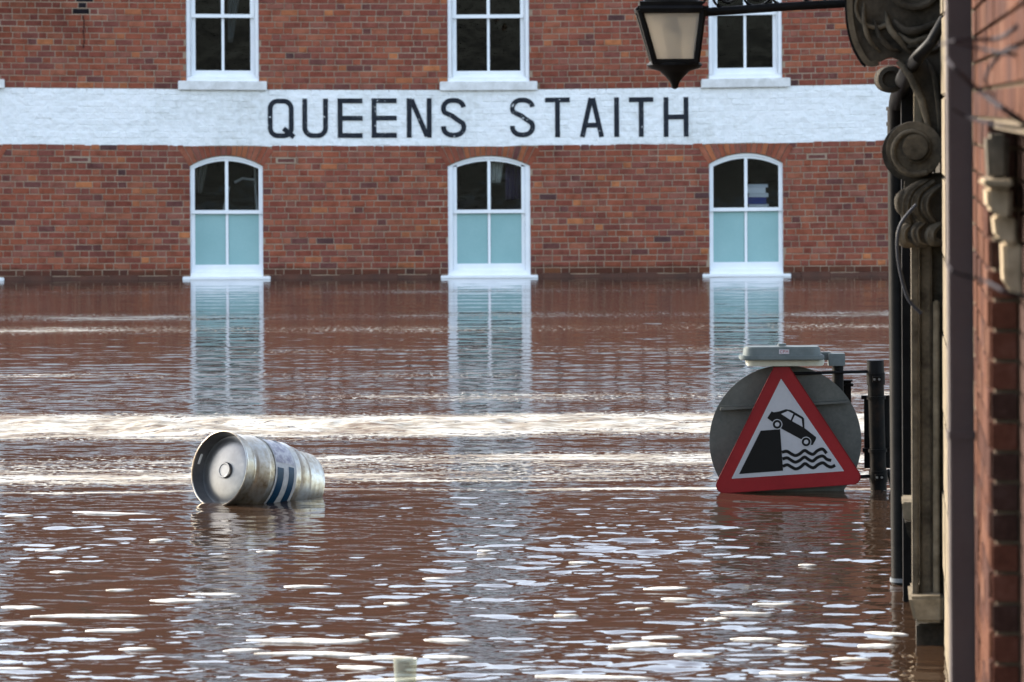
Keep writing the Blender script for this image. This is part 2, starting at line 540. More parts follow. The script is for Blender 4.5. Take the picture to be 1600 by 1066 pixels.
X0, X1 = -7.4, 6.7
CH = 0.0752; PER = 0.316; ST = 0.2105; MJ = 0.011
def holes(z):
    hs = []
    for xc, wo, _ in low:
        if z < ZS: hs.append((xc - wo, xc + wo))
        elif z < BB + 0.01:
            e = wo + 0.012 + 0.075 * (z - ZS) / (BB - ZS)
            hs.append((xc - e, xc + e))
    for xc, wo, _ in upp:
        if UZ0 + 0.11 < z < UZ1: hs.append((xc - wo, xc + wo))
        elif UZ0 < z <= UZ0 + 0.11: hs.append((xc - wo - 0.10, xc + wo + 0.10))
    return hs
def subtract(a, b, hs):
    segs = [(a, b)]
    for h0, h1 in hs:
        nx = []
        for s0, s1 in segs:
            if h1 <= s0 or h0 >= s1: nx.append((s0, s1)); continue
            if s0 < h0: nx.append((s0, h0))
            if h1 < s1: nx.append((h1, s1))
        segs = nx
    return segs

def brick_geo(x0, x1, z0, z1, y0, dep=0.05, ch=0.004, r=random):
    """a chamfered brick front, 9 quads; y0 is its face"""
    j = lambda s: r.uniform(-s, s)
    ou = [(x0, z0), (x1, z0), (x1, z1), (x0, z1)]
    ou = [(x + j(.0016), z + j(.0016)) for x, z in ou]
    cx, cz = (x0 + x1) / 2, (z0 + z1) / 2
    inn = [(x + (ch if x < cx else -ch), z + (ch if z < cz else -ch)) for x, z in ou]
    t = [j(0.0015) for _ in range(4)]
    vs = [(x, y0 + ch, z) for x, z in ou] + [(x, y0 + t[i], z) for i, (x, z) in enumerate(inn)] + [(x, y0 + dep, z) for x, z in ou]
    fs = [(4, 5, 6, 7)] + [(i, (i + 1) % 4, (i + 1) % 4 + 4, i + 4) for i in range(4)] + [(i + 8, (i + 1) % 4 + 8, (i + 1) % 4, i) for i in range(4)]
    return vs, fs

mass = MB(); band = MB(); singles = []
zrow = -0.18
row = 0
rb = random.Random(3)
while zrow < 4.08:
    z0, z1 = zrow + MJ / 2, zrow + CH - MJ / 2
    zm = (z0 + z1) / 2
    inband = BB - 0.01 < zm < BT
    x = X0 - (PER / 2 if row % 2 else 0) + rb.uniform(-0.02, 0.02)
    k = 0
    while x < X1:
        ln = ST if k % 2 == 0 else PER - ST
        ln += rb.uniform(-0.006, 0.006)
        for a, b in subtract(x + MJ / 2, x + ln - MJ / 2, holes(zm)):
            if b - a < 0.03: continue
            yj = WY - 0.0070 + rb.gauss(0, 0.0016)
            if inband:
                band.add(*brick_geo(a - 0.003, b + 0.003, z0 - 0.0025, z1 + 0.0025, WY - 0.0085 + rb.gauss(0, 0.0018), 0.012, 0.004, rb))
            else:
                tone = rb.choices(range(len(BR)), BW)[0]
                cxp = (a + b) / 2
                full = abs((b - a) - (ST - MJ)) < 0.008
                # missing bricks, top left: the dark of the hole painted as near-black bricks
                if abs(cxp - fx(127, 20)) < 0.09 and z0 > fz(30, 127): tone = -1
                if full and 0.02 < z0 < BB - 0.06 and fx(425) < cxp < fx(1090): singles.append((a, b, z0, z1, yj, tone))
                else:
                    s = len(mass.f)
                    mass.add(*brick_geo(a, b, z0 + rb.uniform(-.001, .001), z1 + rb.uniform(-.001, .001), yj + (0.003 if tone < 0 else 0), 0.05, 0.004, rb), tone if tone >= 0 else len(BR))
        x += ln; k += 1
    zrow += CH; row += 1
# 290 single bricks
rb.shuffle(singles)
singles.sort(key=lambda s: abs((s[0] + s[1]) / 2 + 0.3) * 0.2)
protos = {}
for i, (a, b, z0, z1, yj, tone) in enumerate(singles):
    tone = max(tone, 0)
    if i >= 292:
        mass.add(*brick_geo(a, b, z0, z1, yj, 0.05, 0.004, rb), tone); continue
    key = (tone, i % 2)
    if key not in protos:
        me = bpy.data.meshes.new('brick')
        vs, fs = brick_geo(-ST / 2 + MJ / 2, ST / 2 - MJ / 2, -(CH - MJ) / 2, (CH - MJ) / 2, 0, 0.05, 0.004, rb)
        me.from_pydata(vs, [], fs); me.materials.append(BR[tone]); protos[key] = me
    o = bpy.data.objects.new('brick', protos[key]); sc.collection.objects.link(o); o.parent = bld
    o.location = Vector(sag(((a + b) / 2, yj, (z0 + z1) / 2))) - bld.location
mass.build('brickwork', BR + [BR_DARK], bld, warp=sag, kind='stuff')

crk = MB()
for i in range(7):
    xa = fx(131 + (0.5 if i % 3 else -0.6), 40); za = fz(30 + i * 7.4, 131); zb = fz(30 + i * 7.4 + 6.6, 131)
    crk.box(xa - .006, xa + .004, WY - .0125, WY - .002, zb, za)
crk.build('crack', BR_DARK, bld, warp=sag, kind='stuff')
# mortar backing with openings
mb = MB()
def backing(z0, z1, hs):
    for a, b in subtract(X0 - 0.3, X1 + 0.3, hs):
        n = max(1, int((b - a) / 0.5))
        for i in range(n):
            mb.box(a + (b - a) * i / n, a + (b - a) * (i + 1) / n, WY, WY + 0.3, z0, z1)
backing(-1.5, 0.02, [])
backing(0.02, ZS, [(x - w_, x + w_) for x, w_, _ in low])
backing(ZS, BB, [(x - w_, x + w_) for x, w_, _ in low])
backing(BB, UZ0 + 0.10, [])
backing(UZ0 + 0.10, UZ1, [(x - w_, x + w_) for x, w_, _ in upp])
backing(UZ1, 4.10, [])
for xc, wo, _ in low:     # spandrels over each arch
    n = 12
    top = [(xc + wo * (2 * i / n - 1), WY + 0.001, arch_z(wo * (2 * i / n - 1), wo)) for i in range(n + 1)]
    mb.prism(top + [(xc + wo, WY + 0.001, BB), (xc - wo, WY + 0.001, BB)], (0, 0.29, 0))
mb.build('mortar_wall', MORTAR, bld, warp=sag)
# damp course just above the flood
mb = MB()
for i in range(40):
    a = X0 + (X1 - X0) * i / 40; b = X0 + (X1 - X0) * (i + 1) / 40
    segs = subtract(a, b, [(x - w_ - 0.08, x + w_ + 0.08) for x, w_, _ in low])
    for s0, s1 in segs:
        mb = MB(); mb.box(s0 + .002, s1 - .002, WY - 0.016, WY + 0.01, -0.3, 0.048 + 0.010 * math.sin(i * 2.1)); mb.build('plinth_stone', DAMP, bld)

# voussoirs
for xc, wo, _ in low:
    h = ZA - ZS; R = (wo * wo + h * h) / (2 * h); zc = ZA - R
    a_max = math.asin(wo / R) + 0.012
    n = 17 if wo > 0.48 else 16
    for i in range(n):
        t0 = -a_max + 2 * a_max * i / n + 0.0045; t1 = -a_max + 2 * a_max * (i + 1) / n - 0.0045
        def pt(t, rr): return (xc + rr * math.sin(t), zc + rr * math.cos(t))
        ri = R + 0.006
        q = [pt(t0, ri), pt(t1, ri)]
        tops = []
        for t in (t1, t0):
            ro = min(R + 0.235, (BB - 0.006 - zc) / math.cos(t))
            tops.append(pt(t, ro))
        q += tops
        if q[2][1] - q[1][1] < 0.02: continue
        yf = WY - 0.011 + rb.gauss(0, 0.0015)
        cx, cz = sum(p[0] for p in q) / 4, sum(p[1] for p in q) / 4
        inn = [(x + (cx - x) * 0.07, z + (cz - z) * 0.04) for x, z in q]
        v = MB()
        v.add([(x, yf + 0.004, z) for x, z in q] + [(x, yf, z) for x, z in inn] + [(x, WY + 0.02, z) for x, z in q],
              [(4, 5, 6, 7)] + [(k, (k + 1) % 4, (k + 1) % 4 + 4, k + 4) for k in range(4)] + [(k + 8, (k + 1) % 4 + 8, (k + 1) % 4, k) for k in range(4)])
        c = rb.choices([0, 2, 5, 7, 4, 9], [3, 3, 4, 3, 2, 1.2 if wo > .48 else .2])[0]
        v.build('arch_brick', BR[c], bld, warp=sag)

# painted band: bricks under thick paint, on a paint-filled backing
for i in range(60):
    a = X0 + (X1 - X0) * i / 60; b = X0 + (X1 - X0) * (i + 1) / 60
    e0, e1 = [0.006 * math.sin(q * 5.1) + 0.004 * math.sin(q * 13.7) for q in (a, b)]
    vs = [(a, WY - 0.0062, BB + e0), (b, WY - 0.0062, BB + e1), (b, WY - 0.0062, BT + e1), (a, WY - 0.0062, BT + e0)]
    vs += [(x, WY + 0.004, z) for x, _, z in vs]
    band.add(vs, [(0, 1, 2, 3), (4, 5, 1, 0), (3, 2, 6, 7)])
band.build('painted_band', PAINT, bld, warp=sag)

# painted letters
def stroke(pts, wd, closed=False):
    """outline (left, right) of a polyline with mitred joints"""
    n = len(pts); L, Rr = [], []
    for i in range(n):
        p = Vector(pts[i])
        a = Vector(pts[(i - 1) % n]) if (i > 0 or closed) else None
        b = Vector(pts[(i + 1) % n]) if (i < n - 1 or closed) else None
        d1 = (p - a).normalized() if a is not None else None
        d2 = (b - p).normalized() if b is not None else None
        if d1 is None: d1 = d2
        if d2 is None: d2 = d1
        t = (d1 + d2).normalized(); nrm = Vector((-t.y, t.x))
        k = wd / 2 / max(0.5, nrm.dot(Vector((-d1.y, d1.x))))
        L.append(p + nrm * k); Rr.append(p - nrm * k)
    return L, Rr
def arc(cx, cy, rx, ry, a0, a1, n=8):
    return [(cx + rx * math.cos(math.radians(a0 + (a1 - a0) * i / n)), cy + ry * math.sin(math.radians(a0 + (a1 - a0) * i / n))) for i in range(n + 1)]
S_ = 0.18       # stroke in units of letter height (letter box 0..W by 0..1)
def letter_strokes(ch, W):
    s = 0.123; h = s / 2
    x0, x1 = h, W - h
    r = (x1 - x0) / 2
    cx = W / 2
    if ch == 'Q':
        return [(arc(x1 - .19, 1 - h - .19, .19, .19, 0, 90, 5) + arc(x0 + .19, 1 - h - .19, .19, .19, 90, 180, 5) + arc(x0 + .19, h + .19, .19, .19, 180, 270, 5) + arc(x1 - .19, h + .19, .19, .19, 270, 360, 5), True), ([(W * .60, .245), (W + 0.005, .03)], False)]
    if ch == 'U': return [([(x0, 1)] + arc(x0 + .2, h + .2, .2, .2, 180, 270, 6) + arc(x1 - .2, h + .2, .2, .2, 270, 360, 6) + [(x1, 1)], False)]
    if ch == 'E': return [([(x0, 1), (x0, 0)], False), ([(0.119, 1 - h), (W, 1 - h)], False), ([(.119, .5), (W, .5)], False), ([(.119, h), (W, h)], False)]
    if ch == 'N': return [([(x0, 0), (x0, 1)], False), ([(x1, 0), (x1, 1)], False), ([(x0 + .055, .965), (x1 - .055, .035)], False)]
    if ch == 'T': return [([(0, 1 - h), (W, 1 - h)], False), ([(cx, 0.881), (cx, 0)], False)]
    if ch == 'A': return [([(h, 0), (cx - .022, .985)], False), ([(W - h, 0), (cx + .022, .985)], False), ([(.17, .3), (W - .17, .3)], False)]
    if ch == 'I': return [([(W / 2, 0), (W / 2, 1)], False)]
    if ch == 'H': return [([(x0, 0), (x0, 1)], False), ([(x1, 0), (x1, 1)], False), ([(.119, .5), (W - .119, .5)], False)]
    if ch == 'S':
        p = arc(x1 - .22, 1 - h - .2, .22, .2, 8, 90, 5) + arc(x0 + .22, 1 - h - .2, .22, .2, 90, 210, 8)
        p += [(cx - .03, .545), (cx + .06, .475)]
        p += arc(x1 - .22, h + .2, .22, .2, 30, -90, 8) + arc(x0 + .22, h + .2, .22, .2, 270, 172, 6)
        return [(p, False)]
LET = [('Q', 418.5, 459), ('U', 472.5, 512.5), ('E', 527.6, 566.5), ('E', 580.7, 620), ('N', 635.6, 674.5), ('S', 689, 728.5),
       ('S', 796.7, 836), ('T', 851.6, 890.5), ('A', 905.8, 943.8), ('I', 959.8, 967), ('T', 982.8, 1021), ('H', 1036.8, 1075.7)]
lett = empty('lettering', (0, 0, 0)); lett.parent = bld; lett['label'] = 'large black painted words QUEENS STAITH on the white band'
for ch, p0, p1 in LET:
    yb = 215.8 - 2.0 * (p0 - 418) / 660; yt = 154.2 - 2.4 * (p0 - 418) / 660
    xa, xb = fx(p0, 185), fx(p1, 185); za, zb = fz(yb, (p0 + p1) / 2), fz(yt, (p0 + p1) / 2)
    # undo the sag so that the warp puts it back
    dz = sag((xa, 0, 1.95))[2] - 1.95
    za -= dz; zb -= dz
    H = zb - za; Wd = (xb - xa) / H
    mbl = MB()
    for q, (pts, closed) in enumerate(letter_strokes(ch, Wd)):
        Lf, Rt = stroke(pts, 0.123, closed)
        m3 = lambda p: (xa + p.x * H, WY - 0.0145 - 0.0006 * q, za + p.y * H)
        if closed: mbl.ring([m3(p) for p in Lf], [m3(p) for p in Rt], (0, 0.006, 0))
        else:
            n = len(Lf)
            for i in range(n - 1):
                mbl.prism([m3(Lf[i]), m3(Lf[i + 1]), m3(Rt[i + 1]), m3(Rt[i])], (0, 0.006, 0))
    mbl.build('letter', LETTER, lett, warp=sag, merge=True)

# air bricks
for px, py in ((125, 250), (447, 253), (1276, 245)):
    x, z = fx(px, py), fz(py, px) - 0.01
    z = -0.18 + round((z + 0.18) / CH - 0.5) * CH + CH / 2
    v = MB(); v.ring([(x - .125, WY - .0135, z - .037), (x + .125, WY - .0135, z - .037), (x + .125, WY - .0135, z + .037), (x - .125, WY - .0135, z + .037)],
                     [(x - .10, WY - .0135, z - .02), (x + .10, WY - .0135, z - .02), (x + .10, WY - .0135, z + .02), (x - .10, WY - .0135, z + .02)], (0, .02, 0))
    a = v.build('air_brick', MORTAR, bld, warp=sag)
    v = MB(); v.box(x - .1, x + .1, WY - .0125, WY + .01, z - .02, z + .02); v.build('grille', BR[9], a, warp=sag)

# windows
def window(xc, wo, wg, z_sill0, z_sill1, z_base, z_g0, z_m0, z_m1, z_top, arched, sill_half, frosted):
    yf = WY + 0.022
    bw = wg + 0.045                # outer edge of the sashes
    v = MB()
    for s in (-1, 1):
        a, b = sorted((xc + s * bw, xc + s * wo))
        zt = (ZS - 0.002) if arched else z_top + 0.075
        v.box(a, b, yf, yf + 0.14, z_base - 0.055, zt)
        v.box(*sorted((xc + s * (bw + 0.012), xc + s * (wo))), yf - 0.008, yf, z_base - 0.05, zt - 0.01)
    if arched:
        n = 16
        us = [wo * (2 * i / n - 1) for i in range(n + 1)]
        up_ = [(xc + u, yf, arch_z(u, wo) - 0.002) for u in us]
        dn = [(xc + u * bw / wo * 0.999, yf, arch_z(u * bw / wo, wo, ZS - 0.03, ZA - 0.034)) for u in us]
        for i in range(n):
            v.prism([up_[i], up_[i + 1], dn[i + 1], dn[i]], (0, 0.13, 0))
        for s in (-1, 1):
            v.prism([(xc + s * wo, yf, ZS - .002), (xc + s * bw, yf, ZS - .002), (xc + s * bw, yf, ZS - .03 + .001), ], (0, .13, 0))
    else:
        v.box(xc - bw, xc + bw, yf, yf + 0.14, z_top + 0.02, z_top + 0.075)
    v.box(xc - wo, xc + wo, yf - 0.012, yf + 0.16, z_base - 0.06, z_base)
    win = v.build('window', FRAME, bld, warp=sag, bevel=0.004)
    hb = 0.019
    # top sash
    y1, y2 = yf + 0.02, yf + 0.055
    t = MB()
    for s in (-1, 1):
        t.box(*sorted((xc + s * wg, xc + s * (bw - 0.002))), y1, y1 + 0.035, z_m0, (ZS - 0.005) if arched else z_top + 0.018)
    t.box(xc - wg, xc + wg, y1, y1 + 0.035, z_m0, z_m1)
    if arched:
        n = 14
        us = [wg * (2 * i / n - 1) for i in range(n + 1)]
        for i in range(n):
            a, b = us[i], us[i + 1]
            f_ = lambda u: arch_z(u, wo, ZS - 0.03, ZA - 0.036)
            t.prism([(xc + a, y1, f_(a)), (xc + b, y1, f_(b)), (xc + b, y1, f_(b) - 0.028), (xc + a, y1, f_(a) - 0.028)], (0, .035, 0))
    else:
        t.box(xc - wg, xc + wg, y1, y1 + 0.035, z_top, z_top + 0.018)
    t.build('sash', FRAME, win, warp=sag)
    zt = ZA - 0.05 if arched else z_top
    t = MB(); t.box(xc - hb, xc + hb, y1 + 0.002, y1 + 0.03, z_m1, zt); t.build('glazing_bar', FRAME, win, warp=sag)
    b = MB()
    for s in (-1, 1):
        b.box(*sorted((xc + s * wg, xc + s * (bw - 0.002))), y2, y2 + 0.035, z_base, z_m0)
    b.box(xc - wg, xc + wg, y2, y2 + 0.035, z_base, z_g0)
    b.build('sash', FRAME, win, warp=sag)
    t = MB(); t.box(xc - hb * .85, xc + hb * .85, y2 + 0.002, y2 + 0.03, z_g0, z_m0); t.build('glazing_bar', FRAME, win, warp=sag)
    for s in (-1, 1):
        xa, xb = sorted((xc + s * hb, xc + s * wg))
        g = MB()
        if arched:
            n = 6
            tp = [(xa + (xb - xa) * i / n, y1 + 0.014, arch_z(xa + (xb - xa) * i / n - xc, wo, ZS - 0.03, ZA - 0.036) - 0.02) for i in range(n, -1, -1)]
            g.prism([(xa, y1 + 0.014, z_m1), (xb, y1 + 0.014, z_m1)] + tp, (0, .004, 0))
        else:
            g.box(xa, xb, y1 + 0.014, y1 + 0.018, z_m1, z_top)
        g.build('pane', GLASS, win, warp=sag)
        g = MB(); g.box(xa, xb, y2 + 0.014, y2 + 0.018, z_g0, z_m0)
        g.build('pane', FROST if frosted else GLASS, win, warp=sag)
    sl_ = MB(); sl_.box(xc - sill_half, xc + sill_half, WY - (0.075 if arched else 0.06), WY + 0.05, z_sill0, z_sill1)
    sl_.build('sill', FRAME if arched else SILL, win, warp=sag, bevel=0.006)
    r = MB()       # the dark room behind, open to the front
    a, b_, z0, z1 = xc - 1.1, xc + 1.1, z_base - 0.3, z_base + 1.9
    ya, yb = WY + 0.31, WY + 3.0
    vs = [(a, ya, z0), (b_, ya, z0), (b_, ya, z1), (a, ya, z1), (a, yb, z0), (b_, yb, z0), (b_, yb, z1), (a, yb, z1)]
    r.add(vs, [(4, 5, 6, 7), (0, 1, 5, 4), (3, 7, 6, 2), (0, 4, 7, 3), (1, 2, 6, 5)])
    r.build('room', ROOM, win)
    return win
for (xc, wo, wg) in low:
    window(xc, wo, wg, -0.004, 0.034, 0.088, 0.172, 0.79, 0.833, None, True, wo + 0.088 if wo > .48 else wo + 0.09, True)
for (xc, wo, wg) in upp:
    window(xc, wo, wg, 2.292, 2.402, 2.455, 2.532, 3.178, 3.222, 3.87, False, wo + 0.095, False)

# storeys above and beyond the picture (they show in the water)
def brickwall_mat():
    m = NT('distant_brickwork')
    g = m.n('ShaderNodeNewGeometry')
    sp = m.n('ShaderNodeSeparateXYZ'); m.l(g.outputs['Position'], sp.inputs[0])
    cb = m.n('ShaderNodeCombineXYZ'); m.l(sp.outputs[0], cb.inputs[0]); m.l(sp.outputs[2], cb.inputs[1])
    bt = m.n('ShaderNodeTexBrick', Scale=1.0); bt.inputs['Brick Width'].default_value = 0.21; bt.inputs['Row Height'].default_value = CH
    bt.inputs['Mortar Size'].default_value = 0.006
    bt.inputs['Color1'].default_value = (0.15, 0.046, 0.032, 1); bt.inputs['Color2'].default_value = (0.24, 0.075, 0.043, 1)
    bt.inputs['Mortar'].default_value = (0.27, 0.2, 0.145, 1)
    m.l(cb.outputs[0], bt.inputs['Vector'])
    m.set(Base_Color=bt.outputs['Color'], Roughness=0.9, Specular_IOR_Level=0.06)
    return m.mat
BWALL = brickwall_mat()
mb = MB()
mb.box(-30, 30, WY, WY + 0.3, 4.16, 8.2)
mb.box(-30, X0 - 0.301, WY, WY + 0.3, -1.5, 4.158)
mb.box(X1 + 0.301, 30, WY, WY + 0.3, -1.5, 4.158)
mb.box(-30, -29.7, WY + .31, WY + 10, -1.5, 8.2); mb.box(29.7, 30, WY + .31, WY + 10, -1.5, 8.2); mb.box(-30, 30, WY + 10.01, WY + 10.3, -1.5, 8.2)
mb.build('upper_wall', BWALL, bld)
mb = MB()
mb.prism([(-30.3, WY - 0.3, 8.205), (-30.3, WY + 5, 9.8), (-30.3, WY + 10.6, 8.205)], (60.6, 0, 0))
mb.build('roof', plain('slate', (0.06, 0.06, 0.07), 0.6), bld)
mb = MB(); mb.box(-30, X0 - 0.31, WY - .012, WY - .002, BB + .06, BT + .06); mb.box(X1 + .31, 30, WY - .012, WY - .002, BB + .06, BT + .06)
mb.build('painted_band', PAINT, bld)

ADDED_BLIND = plain('added_pale_blind', (0.50, 0.53, 0.55), 0.5)  # invented pale blinds, added to brighten the window columns in the water
for (xc, wo, wg) in upp:          # unseen second-floor sashes, enlarged to strengthen their pale reflection
    v = MB(); zb = 4.68
    v.ring([(xc - wo, WY - .02, zb), (xc + wo, WY - .02, zb), (xc + wo, WY - .02, zb + 2.08), (xc - wo, WY - .02, zb + 2.08)],
           [(xc - wg, WY - .02, zb + .1), (xc + wg, WY - .02, zb + .1), (xc + wg, WY - .02, zb + 2.0), (xc - wg, WY - .02, zb + 2.0)], (0, .019, 0))
    v.box(xc - .02, xc + .02, WY - .018, WY - .004, zb + .1, zb + 2.0); v.box(xc - wg, xc + wg, WY - .017, WY - .006, zb + 1.02, zb + 1.07)
    v.box(xc - wo - .09, xc + wo + .09, WY - .06, WY - .001, zb - .11, zb - .001)
    wv = v.build('window', FRAME, bld)
    g = MB(); g.box(xc - wg, xc + wg, WY - .003, WY - .001, zb + .1, zb + 2.0); g.build('pane', ADDED_BLIND, wv)

    g = MB(); g.box(xc - wg - .02, xc + wg + .02, WY + .185, WY + .19, 3.47, 3.9); g.build('added_roller_blind', ADDED_BLIND, wv)
# what stands behind the glass
def ink(name, c, r=0.8): return plain(name, c, r)
xr = low[2][0]
st = empty('paper_stack', (xr + 0.17, WY + 0.55, 0.70), 'stack of white and blue paper packs behind the lower right window', 'papers')
zz = 0.70
for i, (h, c, dx) in enumerate(((0.15, (0.7, 0.72, 0.74), 0), (0.03, (.6, .63, .66), .02), (0.085, (0.03, 0.05, 0.22), -.01), (0.05, (0.62, 0.66, 0.70), 0.015), (0.07, (0.72, 0.76, 0.8), -0.02), (0.04, (.55, .6, .66), .01))):
    v = MB(); v.box(xr + .03 + dx, xr + .27 + dx, WY + .20, WY + .50, zz, zz + h - .003); v.build('paper_pack', ink('paper', c), st); zz += h
v = MB(); v.box(xr - 0.44, xr + 0.44, WY + 0.19, WY + 0.85, 0.64, 0.695)
for s in (-1, 1): v.box(xr + s * .40 - .03, xr + s * .40 + .03, WY + .20, WY + .8, -.05, .64)
tag(v.build('desk', ink('desk_wood', (.05, .035, .02))), 'dark desk under the paper stack behind the lower right window', 'desk')
xl = low[0][0]
ch = empty('chair', (xl + .2, WY + 0.75, .3), 'pale framed chair back behind the lower left window', 'chair')
v = MB(); v.tube([(xl + .36, WY + .7, .3), (xl + .31, WY + .72, 1.1), (xl + .30, WY + .73, 1.45)], .016); v.tube([(xl - .20, WY + .7, .3), (xl - .02, WY + .7, 1.12)], .016)
v.build('back_post', ink('pale_chair_frame', (.5, .52, .53)), ch, smooth=True)
v = MB(); v.tube([(xl + .05, WY + .72, 1.17), (xl + .15, WY + .72, 1.22), (xl + .31, WY + .72, 1.20)], .016); v.build('back_rail', ink('pale_chair_frame', (.5, .52, .53)), ch, smooth=True)
def curtain(x0, x1, z0, z1, c, label, y=WY + .22, taper=0.5):
    v = MB(); n = 24; vs = []
    for k in range(9):
        t = k / 8; z = z1 + (z0 - z1) * t
        for i in range(n + 1):
            u = i / n
            vs.append((x0 + (x1 - x0) * u * (1 - taper * t), y + .02 * math.sin(u * 22) + .01 * math.sin(u * 9), z))
    v.add(vs, [(r * (n + 1) + i, r * (n + 1) + i + 1, (r + 1) * (n + 1) + i + 1, (r + 1) * (n + 1) + i) for r in range(8) for i in range(n)])
    o = v.build('curtain', ink('curtain_cloth', c), smooth=True, angle=180)
    m = o.modifiers.new('thickness', 'SOLIDIFY'); m.thickness = 0.003
    tag(o, label, 'curtain')
curtain(xl - .42, xl - .22, 1.05, 1.5, (.12, .115, .10), 'grey curtain gathered at the left of the lower left window')
xm = low[1][0]
curtain(xm + .03, xm + .2, 1.16, 1.52, (.45, .46, .42), 'pale cloth hanging behind the lower middle window', WY + .23, .35)
curtain(xm + .20, xm + .42, 0.95, 1.52, (.035, .022, .06), 'dark purple curtain behind the lower middle window', WY + .29, .1)
curtain(upp[0][0] + .05, upp[0][0] + .2, 2.9, 3.5, (.10, .11, .11), 'grey curtain behind the upper left window', WY + .24, .6)

# ------------------------------------------------------------------ floating keg
def steel():
    m = NT('stained_steel')
    a = m.noise(6, 5); b = m.noise(45, 3)
    f = m.math('ADD', m.math('MULTIPLY', a, 0.7), m.math('MULTIPLY', b, 0.3))
    m.set(Base_Color=m.ramp(f, [(0.34, (0.25, 0.18, 0.105)), (0.46, (0.48, 0.42, 0.33)), (0.60, (0.62, 0.60, 0.54))]), Metallic=0.85,
          Roughness=m.ramp(f, [(0.3, 0.42), (0.7, 0.24)]))
    m.bump(f, 0.12, 0.004)
    return m.mat
STEEL = steel()
STEEL2 = worn('brushed_steel', (0.13, 0.13, 0.13), (0.19, 0.19, 0.19), 12, 0.38, 0.08, metallic=0.85)
kc = P(343, 733, 20.6)
kx = Vector((0.40, 0.46, -0.14)).normalized()
keg = empty('beer_keg', (kc.x + .2, kc.y + .2, 0), 'dented stainless steel beer keg with blue stripes floating tilted in the flood', 'keg')
KR = 0.200
prof = [(0.070, .188), (.078, .184), (.088, .190), (.10, .199), (.16, .203), (.168, .208), (.176, .208), (.184, .203), (.30, .2055), (.39, .2045), (.398, .209), (.406, .209), (.414, .203),
        (.47, .1985), (.50, .192), (.51, .186), (.518, .188), (.55, .184)]
v = MB(); v.lathe(kc, kx, prof, 72); v.build('body', STEEL, keg, smooth=True, angle=60)
v = MB(); v.lathe(kc, kx, [(.072, .187), (.05, .197), (.012, .200), (.003, .2045), (-.004, .2035), (-.006, .199), (-.001, .1955)], 72)
chm = v.build('chime', STEEL, keg, smooth=True, angle=60)
v = MB(); v.lathe(kc, kx, [(-.001, .1955), (.01, .193), (.045, .189), (.068, .184)], 72); v.build('inner_wall', STEEL2, chm, smooth=True)
v = MB(); v.lathe(kc, kx, [(.066, .1875), (.068, .172), (.060, .160), (.052, .12), (.048, .06), (.047, .0405), (.0475, .0001)], 64)
ep = v.build('end_plate', STEEL2, keg, smooth=True, angle=60)
v = MB(); v.lathe(kc, kx, [(.0465, .043), (.036, .043), (.032, .040), (.032, .034), (.035, .031), (.035, .0001)], 32); v.build('bung', STEEL2, ep, smooth=True)
v = MB(); v.lathe(kc, kx, [(.548, .1835), (.56, .1855), (.60, .182), (.612, .181), (.618, .183), (.612, .179), (.58, .172), (.57, .16), (.568, .0001)], 64)
v.build('chime', STEEL, keg, smooth=True, angle=60)
# handle slot in the near chime
u_left = (Vector((-1, 0, 0.35)) - kx * Vector((-1, 0, .35)).dot(kx)).normalized()
v = MB(); c = kc + kx * 0.03 + u_left * 0.1895
v.obox(c, kx * .007, kx.cross(u_left) * .028, u_left * .0015); v.build('hand_slot', plain('bright_slot', (.75, .75, .72), .5), keg)
# labels: rings a little proud of the body
upv = (0, 0, 1)
BLUE = worn('blue_label_ink', (0.004, 0.030, 0.062), (0.008, 0.042, 0.085), 20, 0.35, 0.05)
WLAB = worn('scuffed_white_label', (0.36, 0.35, 0.35), (0.56, 0.55, 0.53), 22, 0.45, 0.1)
PURP = worn('faded_purple_print', (0.30, 0.285, 0.33), (0.52, 0.51, 0.52), 34, 0.5, 0.05, lo=.42, hi=.58)
lb = MB(); lb.lathe(kc, kx, [(.212, .2058), (.30, .2068), (.372, .2058)], 72); lab = lb.build('label_band', WLAB, keg, smooth=True)
# angle runs from the top; the camera side is found from the axis
side = Vector((0.55, -0.8, 0)); side = (side - kx * side.dot(kx)).normalized()
uu = (Vector(upv) - kx * Vector(upv).dot(kx)).normalized(); vv = kx.cross(uu)
sg = 1 if vv.dot(side) > 0 else -1
def seg(s0, s1, a0, a1, mat, nm):
    a0, a1 = (math.radians(a0 * sg), math.radians(a1 * sg))
    a0, a1 = min(a0, a1), max(a0, a1)
    q = MB(); q.lathe(kc, kx, [(s0, .2072), ((s0 + s1) / 2, .2080), (s1, .2072)], 24, 0, a0, a1, upv); q.build(nm, mat, lab, smooth=True)
seg(.225, .272, 74, 175, BLUE, 'stripe'); seg(.310, .352, 70, 175, BLUE, 'stripe')
seg(.222, .278, -20, 14, BLUE, 'stripe'); seg(.308, .350, -20, 20, BLUE, 'stripe')
seg(.220, .360, 24, 66, PURP, 'printed_panel')

# ------------------------------------------------------------------ quayside sign
SD = 21.2
SPM = F / SD
def SP(px, py, dy=0.0):
    p = P(px, py, SD); return Vector((p.x, p.y + dy, p.z))
base = SP(1372, 767); base.z = 0
sign = empty('warning_sign', base, 'red triangular quayside warning sign with car and waves, half sunk beside its black post', 'road sign')
RED = worn('red_sign_face', (0.150, 0.004, 0.007), (0.20, 0.007, 0.010), 6, 0.4, 0.05)
WHT = worn('grey_white_sign_face', (0.27, 0.27, 0.285), (0.32, 0.32, 0.335), 5, 0.45, 0.05)
BLK = plain('black_sign_ink', (0.006, 0.006, 0.006), 0.5)
GREY = worn('grey_sign_back', (0.052, 0.054, 0.050), (0.105, 0.104, 0.092), 4, 0.6, 0.1)
LGREY = worn('grey_lamp_plastic', (0.085, 0.10, 0.10), (0.13, 0.15, 0.15), 12, 0.5, 0.05)
